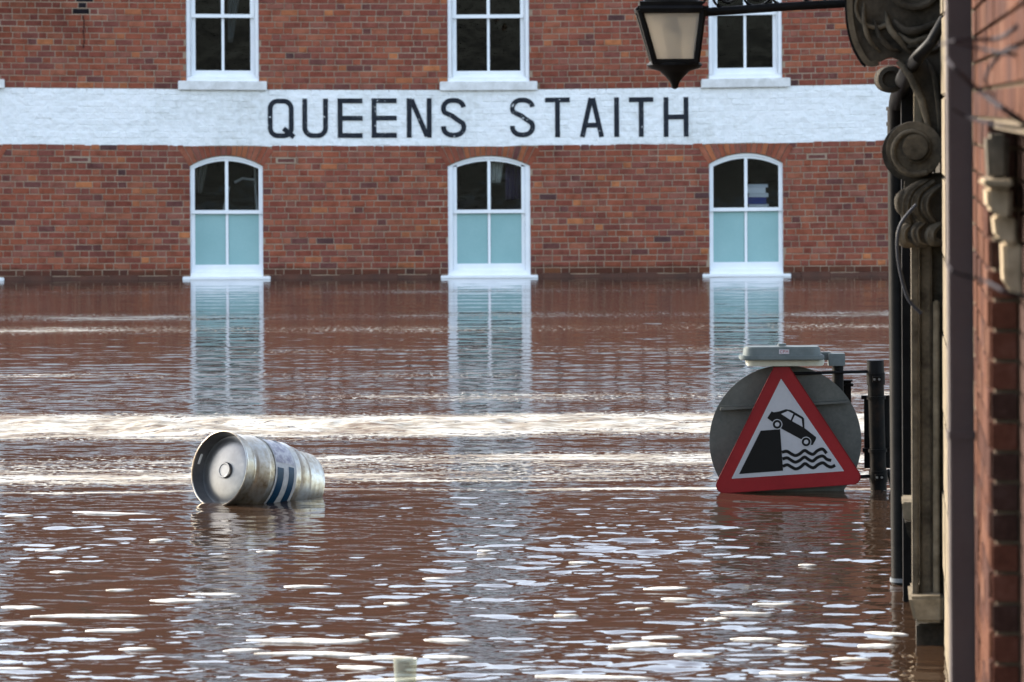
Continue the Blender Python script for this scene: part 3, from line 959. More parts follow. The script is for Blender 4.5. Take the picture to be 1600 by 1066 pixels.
LENS = worn('cloudy_lamp_lens', (0.40, 0.40, 0.33), (0.55, 0.55, 0.47), 10, 0.3, 0.05)

def rounded(pts, r, n=6):
    out = []
    m = len(pts)
    for i in range(m):
        p = Vector(pts[i]); a = Vector(pts[i - 1]) - p; b = Vector(pts[(i + 1) % m]) - p
        half = a.angle(b) / 2
        t = r / math.tan(half)
        a.normalize(); b.normalize()
        c = p + (a + b).normalized() * (r / math.sin(half))
        s0 = p + a * t - c; s1 = p + b * t - c
        for k in range(n + 1):
            d = s0.lerp(s1, k / n).normalized() * r
            out.append(c + d)
    return out
C7 = lambda X, Y: (1080 + X / 3.806, 520 + Y / 3.806)
out2 = rounded([C7(520, 112), C7(108, 945), C7(1030, 882)], 12)
inn2 = rounded([C7(523, 262), C7(230, 853), C7(896, 808)], 0.6, 2)
tri = MB(); tri.prism([SP(x, y, -.150) for x, y in out2], (0, .004, 0))
tp = tri.build('triangle_plate', RED, sign)
v = MB(); lip = rounded([C7(520, 112), C7(108, 945), C7(1030, 882)], 12)
cxy = Vector((1198.0, 700.0))
v.ring([SP(*p, -.153) for p in lip], [SP(*(p.lerp(cxy, 0.012)), -.153) for p in lip], (0, .012, 0)); v.build('plate_rim', worn('dull_red_edge', (.10, .006, .008), (.13, .01, .01), 5), tp)
v = MB(); v.prism([SP(x, y, -.1515) for x, y in inn2], (0, .0010, 0)); v.build('white_panel', WHT, tp)
v = MB(); v.prism([SP(*C7(*q), -.1528) for q in ((275, 825), (403, 569), (517, 560), (535, 805))], (0, .001, 0)); v.build('quay_symbol', BLK, tp)
Z6 = lambda X, Y: (1180 + X / 8.2, 620 + Y / 8.2)
v = MB()
car = [(130, 245), (185, 160), (215, 172), (285, 160), (370, 132), (432, 143), (580, 230), (600, 250), (604, 372), (752, 487), (750, 515), (708, 588), (680, 586), (560, 515), (320, 385), (190, 290)]
v.prism([SP(*Z6(*q), -.1528) for q in car], (0, .001, 0), 0)
for wpoly in ([(308, 192), (392, 156), (462, 190), (428, 272)], [(482, 208), (568, 256), (580, 358), (447, 284)]):
    v.prism([SP(*Z6(*q), -.1538) for q in wpoly], (0, .0008, 0), 1)
for k, (cx, cy) in enumerate(((257, 325), (625, 548))):
    for j, (r, mt) in enumerate(((66, 1), (56, 0), (28, 1))):
        v.prism([SP(*Z6(cx + r * math.cos(a * .2618), cy + r * math.sin(a * .2618)), -.1544 - .0006 * j) for a in range(24)], (0, .0005, 0), mt)
v.build('car_symbol', [BLK, WHT], tp)
def wave(dx, pts):
    v = MB()
    fine = []
    for i in range(len(pts) - 1):
        p0 = Vector(pts[max(i - 1, 0)]); p1 = Vector(pts[i]); p2 = Vector(pts[i + 1]); p3 = Vector(pts[min(i + 2, len(pts) - 1)])
        for k in range(5):
            t = k / 5
            fine.append(0.5 * ((2 * p1) + (p2 - p0) * t + (2 * p0 - 5 * p1 + 4 * p2 - p3) * t * t + (3 * p1 - p0 - 3 * p2 + p3) * t ** 3))
    fine.append(Vector(pts[-1]))
    L, R = stroke([(p.x, p.y) for p in fine], 40)
    for i in range(len(L) - 1):
        v.prism([SP(*Z6(*q), -.1530) for q in (L[i], L[i + 1], R[i + 1], R[i])], (0, .001, 0))
    v.build('wave_symbol', BLK, tp)
wave(0, [(318, 680), (380, 668), (435, 700), (490, 722), (545, 700), (605, 658), (660, 688), (715, 705), (770, 660), (835, 640), (885, 695)])
wave(0, [(325, 765), (385, 752), (440, 785), (490, 806), (545, 783), (605, 742), (660, 775), (710, 792), (765, 750), (835, 728), (890, 770), (945, 785)])
wave(0, [(330, 860), (385, 840), (440, 868), (495, 892), (555, 868), (610, 825), (665, 858), (720, 878), (780, 835), (840, 815), (895, 852), (945, 868), (995, 845)])
# round plate seen from behind
v = MB(); cc = (1226, 688); rr = 118.5
v.prism([SP(cc[0] + rr * math.cos(a * math.pi / 36), cc[1] + rr * math.sin(a * math.pi / 36), -.06) for a in range(72)], (0, .004, 0))
rp = v.build('round_plate', GREY, sign)
for pa, pb in (((1124, 637.5), (1322, 626)), ((1118, 752), (1320, 741))):
    v = MB()
    a, b = SP(*pa, -.082), SP(*pb, -.082)
    mid = (a + b) / 2; ax = (b - a) / 2; up = Vector((0, 0, 1))
    v.obox(mid, ax, (0, .018, 0), up * .006); v.obox(mid + up * .013, ax, (0, .003, 0), up * .004)
    v.build('channel', GREY, rp)
# post
pt_, pb_ = SP(1367.5, 563), SP(1373, 768)
dirp = (pb_ - pt_)
v = MB(); v.tube([pt_ + Vector((0, 0, -.03)), pb_ + dirp * 1.2], .044, 20); v.build('post', IRON_R, sign, smooth=True)
v = MB(); v.tube([pt_, pt_ + dirp * .10], [.046, .047], 20); v.build('post_cap', IRON, sign, smooth=True)
for i, t in enumerate((0.14, 0.885)):
    c = pt_ + dirp * t
    v = MB(); v.tube([c - dirp * .045, c + dirp * .045], .050, 20); v.obox(c + Vector((.0, -.052, 0)), (.022, 0, 0), (0, .008, 0), (0, 0, .016))
    cl = v.build('clamp', IRON_R, sign, smooth=True)
    v = MB(); v.tube([c + Vector((0.013, -.062, 0)), c + Vector((.013, -.068, 0))], .007, 6); v.tube([c + Vector((-.013, -.062, 0)), c + Vector((-.013, -.068, 0))], .007, 6); v.build('bolt', STEEL2, cl)
v = MB(); v.tube([SP(1232, 582, -.10), SP(1362, 580.5, -.0)], .0085, 12); v.build('arm', IRON, sign, smooth=True)
v = MB(); v.tube([SP(1230, 748, -.10), SP(1362, 744, -.0)], .0095, 12); v.build('arm', IRON, sign, smooth=True)
# plate mounted on the far side of the post, with its two bands
v = MB(); a, b = SP(1351.5, 622, .06), SP(1400, 733, .06)
v.box(a.x, b.x, a.y, a.y + .006, b.z, a.z); v.build('side_plate', IRON, sign)
for y in (621.5, 704):
    t = (y - 563) / 205; c = pt_ + dirp * t
    v = MB(); v.tube([c - dirp * .012, c + dirp * .012], .052, 20); v.obox(c + Vector((-.0, .03, 0)), (.078, 0, 0), (0, .01, 0), (0, 0, .010)); v.build('band_clamp', IRON_R, sign, smooth=True)
v = MB(); v.tube([SP(1388, 735, .05), SP(1398, 772, .05)], .012, 8); v.build('brace', IRON, sign, smooth=True)
# lamp unit above the triangle
lc = SP(1219, 549, -.12)
def rbox(cx, cz, hw, hd, hh, y, rad=.03, top=1.0):
    lo = rounded([(cx - hw, y - hd), (cx + hw, y - hd), (cx + hw, y + hd), (cx - hw, y + hd)], rad, 5)
    hi = rounded([(cx - hw * top, y - hd * top), (cx + hw * top, y - hd * top), (cx + hw * top, y + hd * top), (cx - hw * top, y + hd * top)], rad, 5)
    n = len(lo)
    m = MB()
    m.add([(p.x, p.y, cz - hh) for p in lo] + [(p.x, p.y, cz + hh) for p in hi], [tuple(range(n)), tuple(range(2 * n - 1, n - 1, -1))] + [(k, (k + 1) % n, (k + 1) % n + n, k + n) for k in range(n)])
    return m
def Z(py): return SP(1219, py).z
lamp = rbox(lc.x, (Z(539) + Z(554)) / 2, .208, .09, (Z(539) - Z(554)) / 2, lc.y, .05, .965).build('lamp', LGREY, sign, smooth=True, bevel=.006)
rbox(lc.x - .002, (Z(552) + Z(559)) / 2, .226, .105, (Z(552) - Z(559)) / 2, lc.y, .05).build('flange', LGREY, lamp, smooth=True, bevel=.005)
rbox(lc.x + .018, (Z(560) + Z(569)) / 2, .205, .085, (Z(560) - Z(569)) / 2, lc.y + .03, .04, 1.03).build('lens', LENS, lamp, smooth=True, bevel=.004)
rbox(lc.x, (Z(534.5) + Z(538)) / 2, .022, .02, (Z(534.5) - Z(538)) / 2, lc.y - .02, .012).build('top_knob', LGREY, lamp, smooth=True)
rbox(lc.x + .002, (Z(558) + Z(570)) / 2, .055, .03, (Z(558) - Z(570)) / 2, lc.y - .02, .01).build('lamp_socket', IRON_R, lamp)
v = MB(); sx, sz = SP(1221, 546).x, Z(546); v.box(sx - .027, sx + .027, lc.y - .0915, lc.y - .0895, sz - .012, sz + .012)
sk = v.build('sticker', plain('pale_sticker', (.42, .40, .42), .5), lamp)
v = MB()      # three small red capitals on the sticker
def sl_(pts):
    L, R = stroke(pts, .0022)
    for i in range(len(L) - 1): v.prism([(sx + q.x, lc.y - .0923, sz + q.y) for q in (L[i], L[i + 1], R[i + 1], R[i])], (0, .0006, 0))
sl_([(-.010, .005), (-.014, .008), (-.020, .006), (-.021, 0), (-.019, -.006), (-.014, -.008), (-.010, -.005)])
sl_([(-.005, -.008), (-.005, .008), (.003, .007), (.003, .001), (-.005, 0)])
sl_([(.009, -.008), (.010, .008), (.015, -.002), (.020, .008), (.021, -.008)])
v.build('sticker_letters', plain('red_print', (.25, .05, .05), .5), sk)
v = MB(); a = SP(1282, 556, 0); v.box(a.x - .02, a.x + .055, a.y - .02, a.y + .02, Z(563), Z(550.5)); v.build('lamp_bracket', LGREY, sign, bevel=.003)
v = MB(); a = SP(1294, 552, 0); b = SP(1319.5, 571, 0); v.box(a.x, b.x, a.y - .045, a.y + .045, b.z, a.z); v.box(a.x + .01, a.x + .04, a.y - .047, a.y - .0455, b.z + .045, b.z + .050); v.build('bracket_box', LGREY, sign, bevel=.004)
v = MB(); v.tube([SP(1309, 571.5), SP(1311, 900)], .031, 16); v.build('lamp_post', IRON, sign, smooth=True)
v = MB(); a = SP(1316, 598, .08); b = SP(1332, 640, .08); v.box(a.x, b.x, a.y, a.y + .06, b.z - .3, a.z); v.box(a.x - .02, b.x + .008, a.y - .01, a.y + .07, a.z + .0005, a.z + .008); v.box(a.x + .02, b.x + .012, a.y - .012, a.y + .072, a.z - .025, a.z - .012)
v.build('junction_box', IRON_R, sign)

# ------------------------------------------------------------------ near building on the right
A0, B0 = 0.274, 0.0908
TD = Vector((B0, 1, 0)).normalized(); ND = Vector((-TD.y, TD.x, 0))
def W(d, off, z): return Vector((A0 + B0 * d, d, 0)) + ND * off + Vector((0, 0, z))
nb = empty('quayside_house', (A0 + B0 * 12, 12, 0), 'soot stained stone and brick house front in shade along the right edge', 'building')
def wblock(mb, d0, d1, o0, o1, z0, z1, mat=0):
    c = (W(d0, 0, 0) + W(d1, 0, 0)) / 2 + ND * (o0 + o1) / 2 + Vector((0, 0, (z0 + z1) / 2))
    mb.obox(c, TD * ((d1 - d0) / 2 / TD.y), ND * ((o1 - o0) / 2), Vector((0, 0, (z1 - z0) / 2)), mat)
# core walls
v = MB(); wblock(v, 9.03, 19.0, -0.9, -0.012, -1.5, 7.5); wblock(v, 3.0, 9.03, -0.9, -0.012, 2.01, 7.5); wblock(v, 3.0, 9.03, -0.9, -0.5, -1.5, 2.01)
v.build('core_wall', worn('core_mortar', (.10, .08, .058), (.16, .13, .095), 8, .95), nb)
v = MB(); wblock(v, 3.0, 9.02, -0.499, -0.46, -1.2, 2.0); v.build('door', plain('black_door', (.006, .006, .007), .6), nb)
# stone front beyond the pipe: pale ashlar blocks
ra = random.Random(8)
z = -0.3; row = 0
while z < 2.7:
    h = 0.30
    d = 10.36 - (0.25 if row % 2 else 0)
    while d < 15.2:
        ln = ra.uniform(.5, .7)
        a, b = max(d, 10.36), min(d + ln, 15.25)
        if b - a > .08:
            v = MB(); wblock(v, a + .004, b - .004, -0.012, ra.uniform(-.003, .003), z + .004, z + h - .004)
            v.build('ashlar_block', STONE_L, nb, bevel=.006)
        d += ln
    z += h; row += 1
v = MB(); wblock(v, 15.26, 18.98, -.011, 0.0, -1, 7.5); wblock(v, 9.05, 15.25, -.011, 0.0, 2.71, 7.5); v.build('upper_front', STONE_D, nb)
# brick face between the pipe and the doorway, and over the doorway
BRJ = [brick_mat('shaded_jamb_brick', (0.075, 0.028, 0.018)), brick_mat('deep_shade_jamb_brick', (0.035, 0.018, 0.014))]  # deep shade of the doorway put into the jamb brick colours
BRN = [brick_mat('warm_house_brick', c) for c in ((.082, .034, .020), (.062, .025, .016), (.095, .045, .029), (.050, .022, .016))]
NMORT = worn('house_mortar', (.15, .12, .085), (.24, .19, .14), 8, .95)
def wall_brick(d0, d1, z0, z1, off, tone):
    j = lambda s: ra.uniform(-s, s)
    v = MB(); wblock(v, d0, d1, off - 0.03, off + j(.002), z0, z1)
    v.build('brick', BRN[tone % 4], nb)
bh = 0.0695
z = -0.26; row = 0
while z < 2.62:
    over = z > 1.98
    d = 10.35
    first = (row % 2)
    while d > (6.6 if over else 9.03):
        ln = .215 if (first == 0) else .105
        first = 1 - first
        e = max(d - ln, 6.6 if over else 9.03)
        if d - e > .04: wall_brick(e + .005, d - .005, z + .005, z + bh - .005, .002, ra.choices([0, 2, 5, 7, 8, 4], [2, 2, 4, 4, 2, 2])[0])
        d -= ln
    # jamb return, facing the camera
    if not over:
        p = W(9.028, 0, 0)
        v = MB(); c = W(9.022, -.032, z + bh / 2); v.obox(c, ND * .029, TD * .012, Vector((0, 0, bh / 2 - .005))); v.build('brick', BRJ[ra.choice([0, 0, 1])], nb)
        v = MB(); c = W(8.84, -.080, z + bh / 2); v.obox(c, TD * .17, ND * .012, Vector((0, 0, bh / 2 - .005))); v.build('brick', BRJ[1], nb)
    z += bh; row += 1
v = MB(); wblock(v, 8.66, 9.008, -.45, -.093, -1, 2.0); v.build('inner_jamb', MORTAR, nb)
TAN = worn('tan_sandstone', (.20, .155, .10), (.40, .32, .22), 14, .9, .3)
# stone impost on the jamb
def face(pxs, d, dep, mat, name, bev=0.0, parent=nb):
    """outline drawn as it stands at distance d, with its real depth away from the camera"""
    v = MB(); v.prism([P(x, y, d) for x, y in pxs], TD * dep)
    return v.build(name, mat, parent, bevel=bev)
face([(1541, 210), (1577, 210), (1575, 282), (1545, 282)], 8.78, .2, STONE, 'impost', .01)
face([(1534, 281), (1584, 281), (1582, 294), (1536, 292)], 8.70, .3, TAN, 'impost', .006)
face([(1541, 293), (1582, 294), (1580, 342), (1562, 338), (1543, 328)], 8.74, .25, TAN, 'impost', .008)
face([(1552, 338), (1588, 340), (1588, 384), (1572, 380), (1556, 372)], 8.78, .2, TAN, 'impost', .006)
face([(1566, 378), (1600, 380), (1600, 470), (1582, 462), (1568, 440)], 8.80, .18, TAN, 'impost', .008)
# brown square downpipe
def pxw(d): return F / d
PD = 9.98
a0 = P(1480, 0, PD); a1 = P(1519, 0, PD); b0 = P(1487, 1066, PD); b1 = P(1525.5, 1066, PD)
def quadpipe(y0, y1, grow, name, parent):
    t0, t1 = y0 / 1066, y1 / 1066
    p = []
    for t, yy in ((t0, y0), (t1, y1)):
        l = 1480 + 7 * t - grow; r = 1519 + 6.5 * t + grow
        p.append((P(l, yy, PD), P(r, yy, PD)))
    v = MB(); v.prism([p[0][0] + Vector((0, -grow * .0016, 0)), p[0][1] + Vector((0, -grow * .0016, 0)), p[1][1] + Vector((0, -grow * .0016, 0)), p[1][0] + Vector((0, -grow * .0016, 0))], (0, .062 + grow * .003, 0))
    return v.build(name, BROWN, parent, bevel=.004)
pipe = quadpipe(-900, 1500, 0, 'square_downpipe', nb)
pipe['label'] = 'brown painted square downpipe'
quadpipe(672, 690, 2.0, 'pipe_collar', pipe)
# black round downpipe beside the stone front
PD2 = 17.0
bx = lambda px, py, d=None: P(px, py, d or PD2)
v = MB(); v.tube([bx(1475, 30, 14.7), bx(1455, 66, 14.65), bx(1436, 88, 14.7), bx(1418, 110, 15.2), bx(1407, 135, 16.2), bx(1403, 160, 16.9), bx(1401, 200), bx(1404, 560), bx(1408, 990)], [.020, .022, .025, .029, .034, .039] + [.041] * 3, 18)
rd = v.build('round_downpipe', IRON, nb, smooth=True); rd['label'] = 'black round downpipe with a swan neck'
for y in (170, 194):
    v = MB(); v.tube([bx(1404, y - 3), bx(1404, y + 3)], .054, 18); v.build('pipe_ring', IRON_R, rd, smooth=True)
v = MB(); v.tube([bx(1404, 170), bx(1404, 194)], .049, 18); v.build('pipe_collar', IRON, rd, smooth=True)
v = MB(); v.tube([bx(1407.5, 903), bx(1407.5, 909)], .048, 18); v.build('pipe_ring', worn('pale_worn_ring', (.10, .11, .12), (.2, .21, .22), 20), rd, smooth=True)
# black sheet painting the shadow gap between pipe and stone
face([(1408, 88), (1456, 88), (1456, 1010), (1412, 1010)], 16.4, .4, IRON, 'shadow_gap_sheet')
# stone pilaster and plinth
SD2 = 15.0
face([(1424, 380), (1436, 380), (1436, 938), (1426, 938)], SD2, .30, STONE, 'pilaster_moulding', .006)
face([(1437.5, 380), (1456, 380), (1457, 938), (1438, 938)], SD2 + .03, .30, STONE, 'pilaster_moulding', .008)
face([(1458, 470), (1468, 470), (1468, 938), (1458, 938)], SD2 + .01, .30, STONE_L, 'pilaster_moulding', .006)
face([(1456.5, 380), (1478, 380), (1482, 1010), (1457, 1010)], SD2 + .09, .30, STONE, 'pilaster', .004)
face([(1409, 785), (1428, 785), (1428, 815), (1412, 813)], 15.9, .3, STONE_L, 'stone_ledge', .006)
face([(1413, 815), (1428, 817), (1428, 850), (1418, 835)], 15.95, .3, STONE_D, 'stone_ledge', .006)
face([(1419, 933), (1474, 931), (1474, 974), (1428, 973)], SD2 - .08, .45, STONE_L, 'plinth_cap', .012)
face([(1432, 975), (1478, 975), (1478, 1100), (1432, 1100)], SD2 + .05, .3, STONE_D, 'plinth', .008)
# scrolled console
CD = 15.0
def spline(pts, n=6):
    out = []
    m = len(pts)
    for i in range(m - 1):
        p0, p1, p2, p3 = Vector(pts[max(i - 1, 0)]), Vector(pts[i]), Vector(pts[i + 1]), Vector(pts[min(i + 2, m - 1)])
        for k in range(n):
            t = k / n
            out.append(0.5 * ((2 * p1) + (p2 - p0) * t + (2 * p0 - 5 * p1 + 4 * p2 - p3) * t * t + (3 * p1 - p0 - 3 * p2 + p3) * t ** 3))
    out.append(Vector(pts[-1]))
    return out
cons = empty('console', W(15, 0, 2.1)); cons.parent = nb; cons.location = W(15, 0, 2.1) - nb.location
cons['label'] = 'carved scroll bracket of dark stone'
def cface(pxs, d, dep, mat, name, bev=.01): return face(pxs, d, dep, mat, name, bev, cons)
edge = spline([(1336, -120), (1329, -40), (1328, 20), (1335, 60), (1348, 88), (1360, 100), (1375, 96), (1388, 90), (1402, 92), (1420, 112), (1438, 145), (1448, 190), (1452, 240)])
cface([tuple(p) for p in edge] + [(1476, 240), (1476, -120)], CD, .26, STONE_D, 'console_body', .012)
# front fillet following the edge (the dark lip on the outline)
v = MB(); L, R = stroke([tuple(p) for p in edge[4:36]], 9)
for i in range(len(L) - 1): v.prism([P(q.x, q.y, CD - .012) for q in (L[i], L[i + 1], R[i + 1], R[i])], TD * .02)
v.build('edge_fillet', STONE, cons)
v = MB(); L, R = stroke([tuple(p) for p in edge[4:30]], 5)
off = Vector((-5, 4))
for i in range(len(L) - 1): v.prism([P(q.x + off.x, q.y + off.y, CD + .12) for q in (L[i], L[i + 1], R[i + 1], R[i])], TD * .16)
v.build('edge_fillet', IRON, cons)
def volute(cx, cy, r0, r1, turns, start, wd, d, mat, name, dep=.03):
    pts = []
    n = int(turns * 22)
    for i in range(n + 1):
        t = i / n
        r = r0 + (r1 - r0) * t
        a = math.radians(start) + turns * 2 * math.pi * t
        pts.append(P(cx + r * math.cos(a), cy + r * math.sin(a), d))
    v = MB(); v.tube(pts, [wd * (1 - .55 * i / n) for i in range(n + 1)], 8)
    return v.build(name, mat, cons, smooth=True)
def disc(cx, cy, r, d, dep, mat, name, bev=.01):
    return cface([(cx + r * math.cos(a * math.pi / 16), cy + r * math.sin(a * math.pi / 16)) for a in range(32)], d, dep, mat, name, bev)
disc(1429, 234, 44, CD - .04, .28, STONE, 'scroll', .014)
volute(1429, 234, 40, 14, 1.35, 60, .012, CD - .045, STONE, 'scroll_rib')
disc(1430, 230, 20, CD - .075, .06, STONE, 'scroll_eye', .012)
disc(1424, 238, 46, CD + .06, .2, STONE_D, 'scroll', .01)
# upper scroll and its carved hollows
volute(1424, -28, 44, 18, 1.1, 20, .016, CD - .02, STONE_D, 'scroll_rib')
volute(1368, 10, 34, 30, .45, 60, .010, CD - .01, STONE, 'scroll_rib')
def carve(pts, r, mat, lift=.025):
    v = MB(); pp = spline(pts, 7); n = len(pp)
    v.tube([P(p.x, p.y, CD - lift * math.sin(math.pi * i / (n - 1))) for i, p in enumerate(pp)], [.003 + r * math.sin(math.pi * i / (n - 1)) ** .7 for i in range(n)], 9)
    v.build('leaf', mat, cons, smooth=True)
carve([(1396, 30), (1416, 48), (1440, 46), (1472, 30)], .014, STONE_D)
carve([(1404, 52), (1424, 66), (1446, 60), (1474, 50)], .011, STONE)
carve([(1412, 78), (1430, 70), (1450, 80), (1474, 70)], .010, STONE_D)
carve([(1384, 18), (1390, 44), (1404, 62), (1424, 86)], .010, STONE)
carve([(1366, 30), (1374, 56), (1390, 74), (1408, 80)], .008, STONE_D)
carve([(1448, 92), (1460, 120), (1466, 160), (1468, 210)], .010, STONE_D)
carve([(1350, 4), (1350, 34), (1358, 62), (1376, 82)], .006, STONE)
v = MB(); v.tube([P(1403, 96, CD - .02), P(1422, 118, CD - .035), P(1440, 155, CD - .035), P(1452, 205, CD - .02)], [.010, .016, .016, .010], 10); v.build('scroll_rib', STONE, cons, smooth=True)
cface([(1428, 130), (1436, 150), (1444, 205), (1428, 205)], CD + .1, .15, STONE_L, 'console_flute', .004)
# knob of the bracket behind
v = MB(); c = P(1389, 124, 15.9)
v.lathe(c + Vector((0, .1, 0)), (0, -1, 0), [(0, .001), (0, .052), (.16, .056), (.17, .05), (.175, .034), (.16, .03), (.158, .001)], 20); v.build('boss', STONE_D, cons, smooth=True)
# acanthus under the scroll
ac = [((1450, 282), (1422, 300), (1414, 330), (1424, 352)), ((1460, 284), (1434, 304), (1430, 328), (1446, 350)), ((1470, 290), (1448, 308), (1446, 330), (1462, 348)),
      ((1424, 350), (1410, 362), (1412, 378), (1430, 382)), ((1446, 348), (1430, 360), (1434, 378), (1450, 382)), ((1470, 350), (1455, 362), (1456, 376), (1472, 380)), ((1420, 296), (1408, 308), (1408, 325), (1416, 338))]
for i, q in enumerate(ac):
    v = MB(); pp = spline(q, 5)
    v.tube([P(p.x, p.y, CD - .03 - .03 * math.sin(math.pi * k / (len(pp) - 1))) for k, p in enumerate(pp)], [.010 + .013 * math.sin(math.pi * k / (len(pp) - 1)) for k in range(len(pp))], 10)
    v.build('leaf', STONE if i % 2 else STONE_D, cons, smooth=True)
    for o in (-4, 4):
        v = MB(); v.tube([P(p.x + o * math.sin(math.pi * k / (len(pp) - 1)), p.y, CD - .045 - .034 * math.sin(math.pi * k / (len(pp) - 1))) for k, p in enumerate(pp)], [.002 + .0035 * math.sin(math.pi * k / (len(pp) - 1)) for k in range(len(pp))], 6)
        v.build('leaf_vein', STONE, cons, smooth=True)
cface([(1414, 278), (1476, 270), (1476, 386), (1424, 386), (1410, 340)], CD + .03, .22, STONE_D, 'leaf_block', .012)
# sagging cable by the pipe
v = MB(); pp = spline([(1432, 320), (1408, 350), (1402, 385), (1408, 430), (1420, 468), (1440, 490)], 6)
v.tube([P(p.x, p.y, 14.7) for p in pp], .007, 8); v.build('cable', plain('grey_cable', (.02, .022, .028), .5), nb, smooth=True)

# ------------------------------------------------------------------ lantern on its bracket
LD = 15.6
lq = lambda px, py, dy=0.0: P(px, py, LD) + Vector((0, dy, 0))
top = lq(1047, 16); bot = lq(1054, 97)
lan = empty('wall_lantern', top, 'black iron street lantern with frosted panes hanging from a scrolled bracket arm', 'lantern')
lan.location = (top.x, top.y, bot.z)
def rect(c, h): return [c + Vector((-h, -h, 0)), c + Vector((h, -h, 0)), c + Vector((h, h, 0)), c + Vector((-h, h, 0))]
ht, hbm = .125, .083
rt_, rbm = rect(top, ht), rect(bot, hbm)
v = MB()
for a, b in zip(rt_, rbm): v.tube([a, b], .0135, 6)
for r_, s in ((rt_, .016), (rbm, .012)):
    for i in range(4): v.tube([r_[i], r_[(i + 1) % 4]], s, 6)
v.build('frame', IRON, lan)
FP = NT('frosted_lantern_glass')
tl = FP.n('ShaderNodeBsdfTranslucent'); tl.inputs[0].default_value = (.74, .72, .68, 1)
df = FP.n('ShaderNodeBsdfDiffuse'); df.inputs[0].default_value = (.56, .54, .50, 1)
tr_ = FP.n('ShaderNodeBsdfTransparent'); tr_.inputs[0].default_value = (.8, .76, .7, 1)
mx = FP.n('ShaderNodeMixShader'); mx.inputs[0].default_value = .5
FP.l(tl.outputs[0], mx.inputs[1]); FP.l(df.outputs[0], mx.inputs[2])
mx2 = FP.n('ShaderNodeMixShader'); mx2.inputs[0].default_value = .42
FP.l(mx.outputs[0], mx2.inputs[1]); FP.l(tr_.outputs[0], mx2.inputs[2]); FP.l(mx2.outputs[0], FP.out.inputs[0])
for i in range(4):
    j = (i + 1) % 4
    v = MB(); n = (rt_[i] + rt_[j] - 2 * top); n.normalize()
    v.prism([rt_[i], rt_[j], rbm[j], rbm[i]], n * -.004); v.build('pane', FP.mat, lan)
v = MB(); a = lq(1054, 100)
v.lathe((bot.x, bot.y, bot.z - .012), (0, 0, -1), [(-.012, .10), (0, .112), (.012, .10), (.025, .06), (.045, .038), (.065, .022), (.078, .016), (.088, .014), (.094, .006), (.096, .0005)], 20)
v.build('base_finial', IRON, lan, smooth=True)
v = MB(); v.lathe((top.x, top.y, top.z + .002), (0, 0, 1), [(0, .001), (0, .172), (.03, .176), (.035, .15), (.14, .05), (.15, .06), (.2, .05), (.22, .02), (.27, .012), (.28, .0005)], 4, a0=math.pi / 4, a1=math.pi * 2 + math.pi / 4, ref=(1, 0, 0))
v.build('roof', IRON, lan)
v = MB(); v.tube([bot + Vector((0, 0, .005)), bot.lerp(top, .35), bot.lerp(top, .5), bot.lerp(top, .62), bot.lerp(top, .8), top], [.030, .030, .040, .040, .026, .022], 14)
v.build('burner', worn('old_brass_and_glass', (.07, .06, .042), (.13, .115, .08), 20, .5), lan, smooth=True)
v = MB(); pp = spline([(1048, 22), (1120, 18), (1220, 11), (1345, 4)], 6); v.tube([lq(p.x, p.y) for p in pp], [.018] * len(pp), 12); v.build('bracket_arm', IRON, lan, smooth=True)
for k, (cx, cy, r0, st_) in enumerate(((1090, 0, 16, 40), (1135, -4, 18, 60), (1180, -6, 17, 20), (1225, -9, 18, 50), (1272, -12, 18, 40))):
    v = MB(); pts = []
    for i in range(34):
        t = i / 33; r = r0 * (1 - .75 * t); an = math.radians(st_) + t * 9
        pts.append(lq(cx + r * math.cos(an) * 1.35, cy + r * math.sin(an)))
    v.tube(pts, .0055, 6); v.build('bracket_scroll', IRON, lan, smooth=True)
v = MB(); v.tube([lq(1060, -34), lq(1200, -42), lq(1345, -52)], .012, 10); v.build('bracket_arm', IRON, lan, smooth=True)

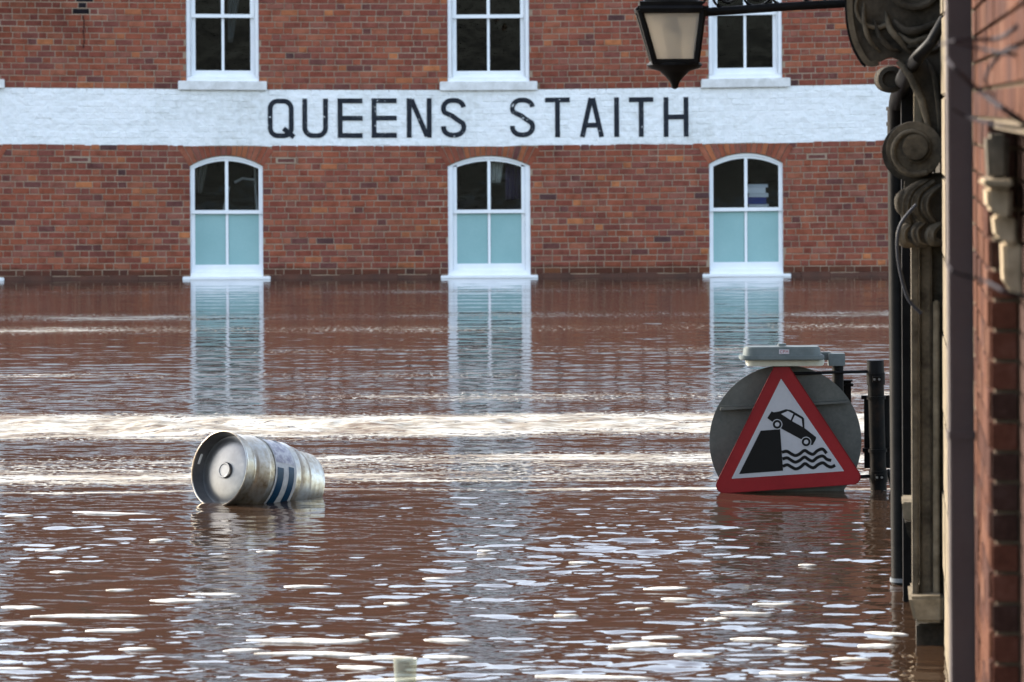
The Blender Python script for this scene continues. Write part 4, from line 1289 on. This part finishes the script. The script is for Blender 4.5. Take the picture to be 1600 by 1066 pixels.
# ------------------------------------------------------------------ small things close to the camera
cp = WP(634, 1066); CDp = 13.6
c0 = P(633, 1031, CDp)
cup = MB()
hgt = c0.z
cup.lathe((c0.x, CDp, c0.z), (0, 0, -1), [(0.0, .039), (-.003, .041), (0, .0425), (.006, .0415), (hgt * .95, .034), (hgt + .05, .031), (hgt + .052, .002), (hgt + .05, .002), (hgt + .048, .029), (hgt * .95, .0325), (.006, .0395), (0, .039)], 28)
CM = NT('cloudy_plastic')
t1 = CM.n('ShaderNodeBsdfTransparent'); t1.inputs[0].default_value = (.90, .91, .87, 1)
CM.set(Base_Color=(.42, .44, .40), Roughness=.25)
m1 = CM.n('ShaderNodeMixShader'); m1.inputs[0].default_value = .22
CM.l(t1.outputs[0], m1.inputs[1]); CM.l(CM.b.outputs[0], m1.inputs[2]); CM.l(m1.outputs[0], CM.out.inputs[0])
co = cup.build('plastic_cup', CM.mat, smooth=True, angle=50)
tag(co, 'cloudy clear plastic cup floating upright at the bottom edge of the water', 'cup')

# bare twigs hanging in from the right, out of focus
TWD = 7.2
tw = empty('bare_branch', P(1640, 250, TWD), 'bare leafless twigs reaching in from the right edge, out of focus', 'branch')
TWM = worn('grey_bark', (.025, .022, .026), (.05, .045, .05), 30, .8, .2)
def twig(pts, r, dd):
    v = MB(); pp = spline(pts, 5)
    n = len(pp)
    v.tube([P(p.x, p.y, TWD + dd + .05 * math.sin(i * .7)) for i, p in enumerate(pp)], [r * (1 - .65 * i / n) for i in range(n)], 7)
    v.build('twig', TWM, tw, smooth=True)
twig([(1680, 10), (1600, 36), (1560, 60), (1500, 62), (1470, 70)], .006, 0)
twig([(1680, 30), (1610, 70), (1570, 80), (1540, 120), (1552, 150)], .006, .05)
twig([(1690, 250), (1590, 185), (1540, 150), (1496, 112), (1478, 90)], .007, -.1)
twig([(1690, 100), (1600, 88), (1540, 78), (1490, 66)], .005, .1)
twig([(1690, 470), (1590, 462), (1540, 440), (1492, 426), (1478, 410)], .005, -.2)
twig([(1690, 180), (1600, 200), (1520, 186), (1486, 168)], .005, 0)
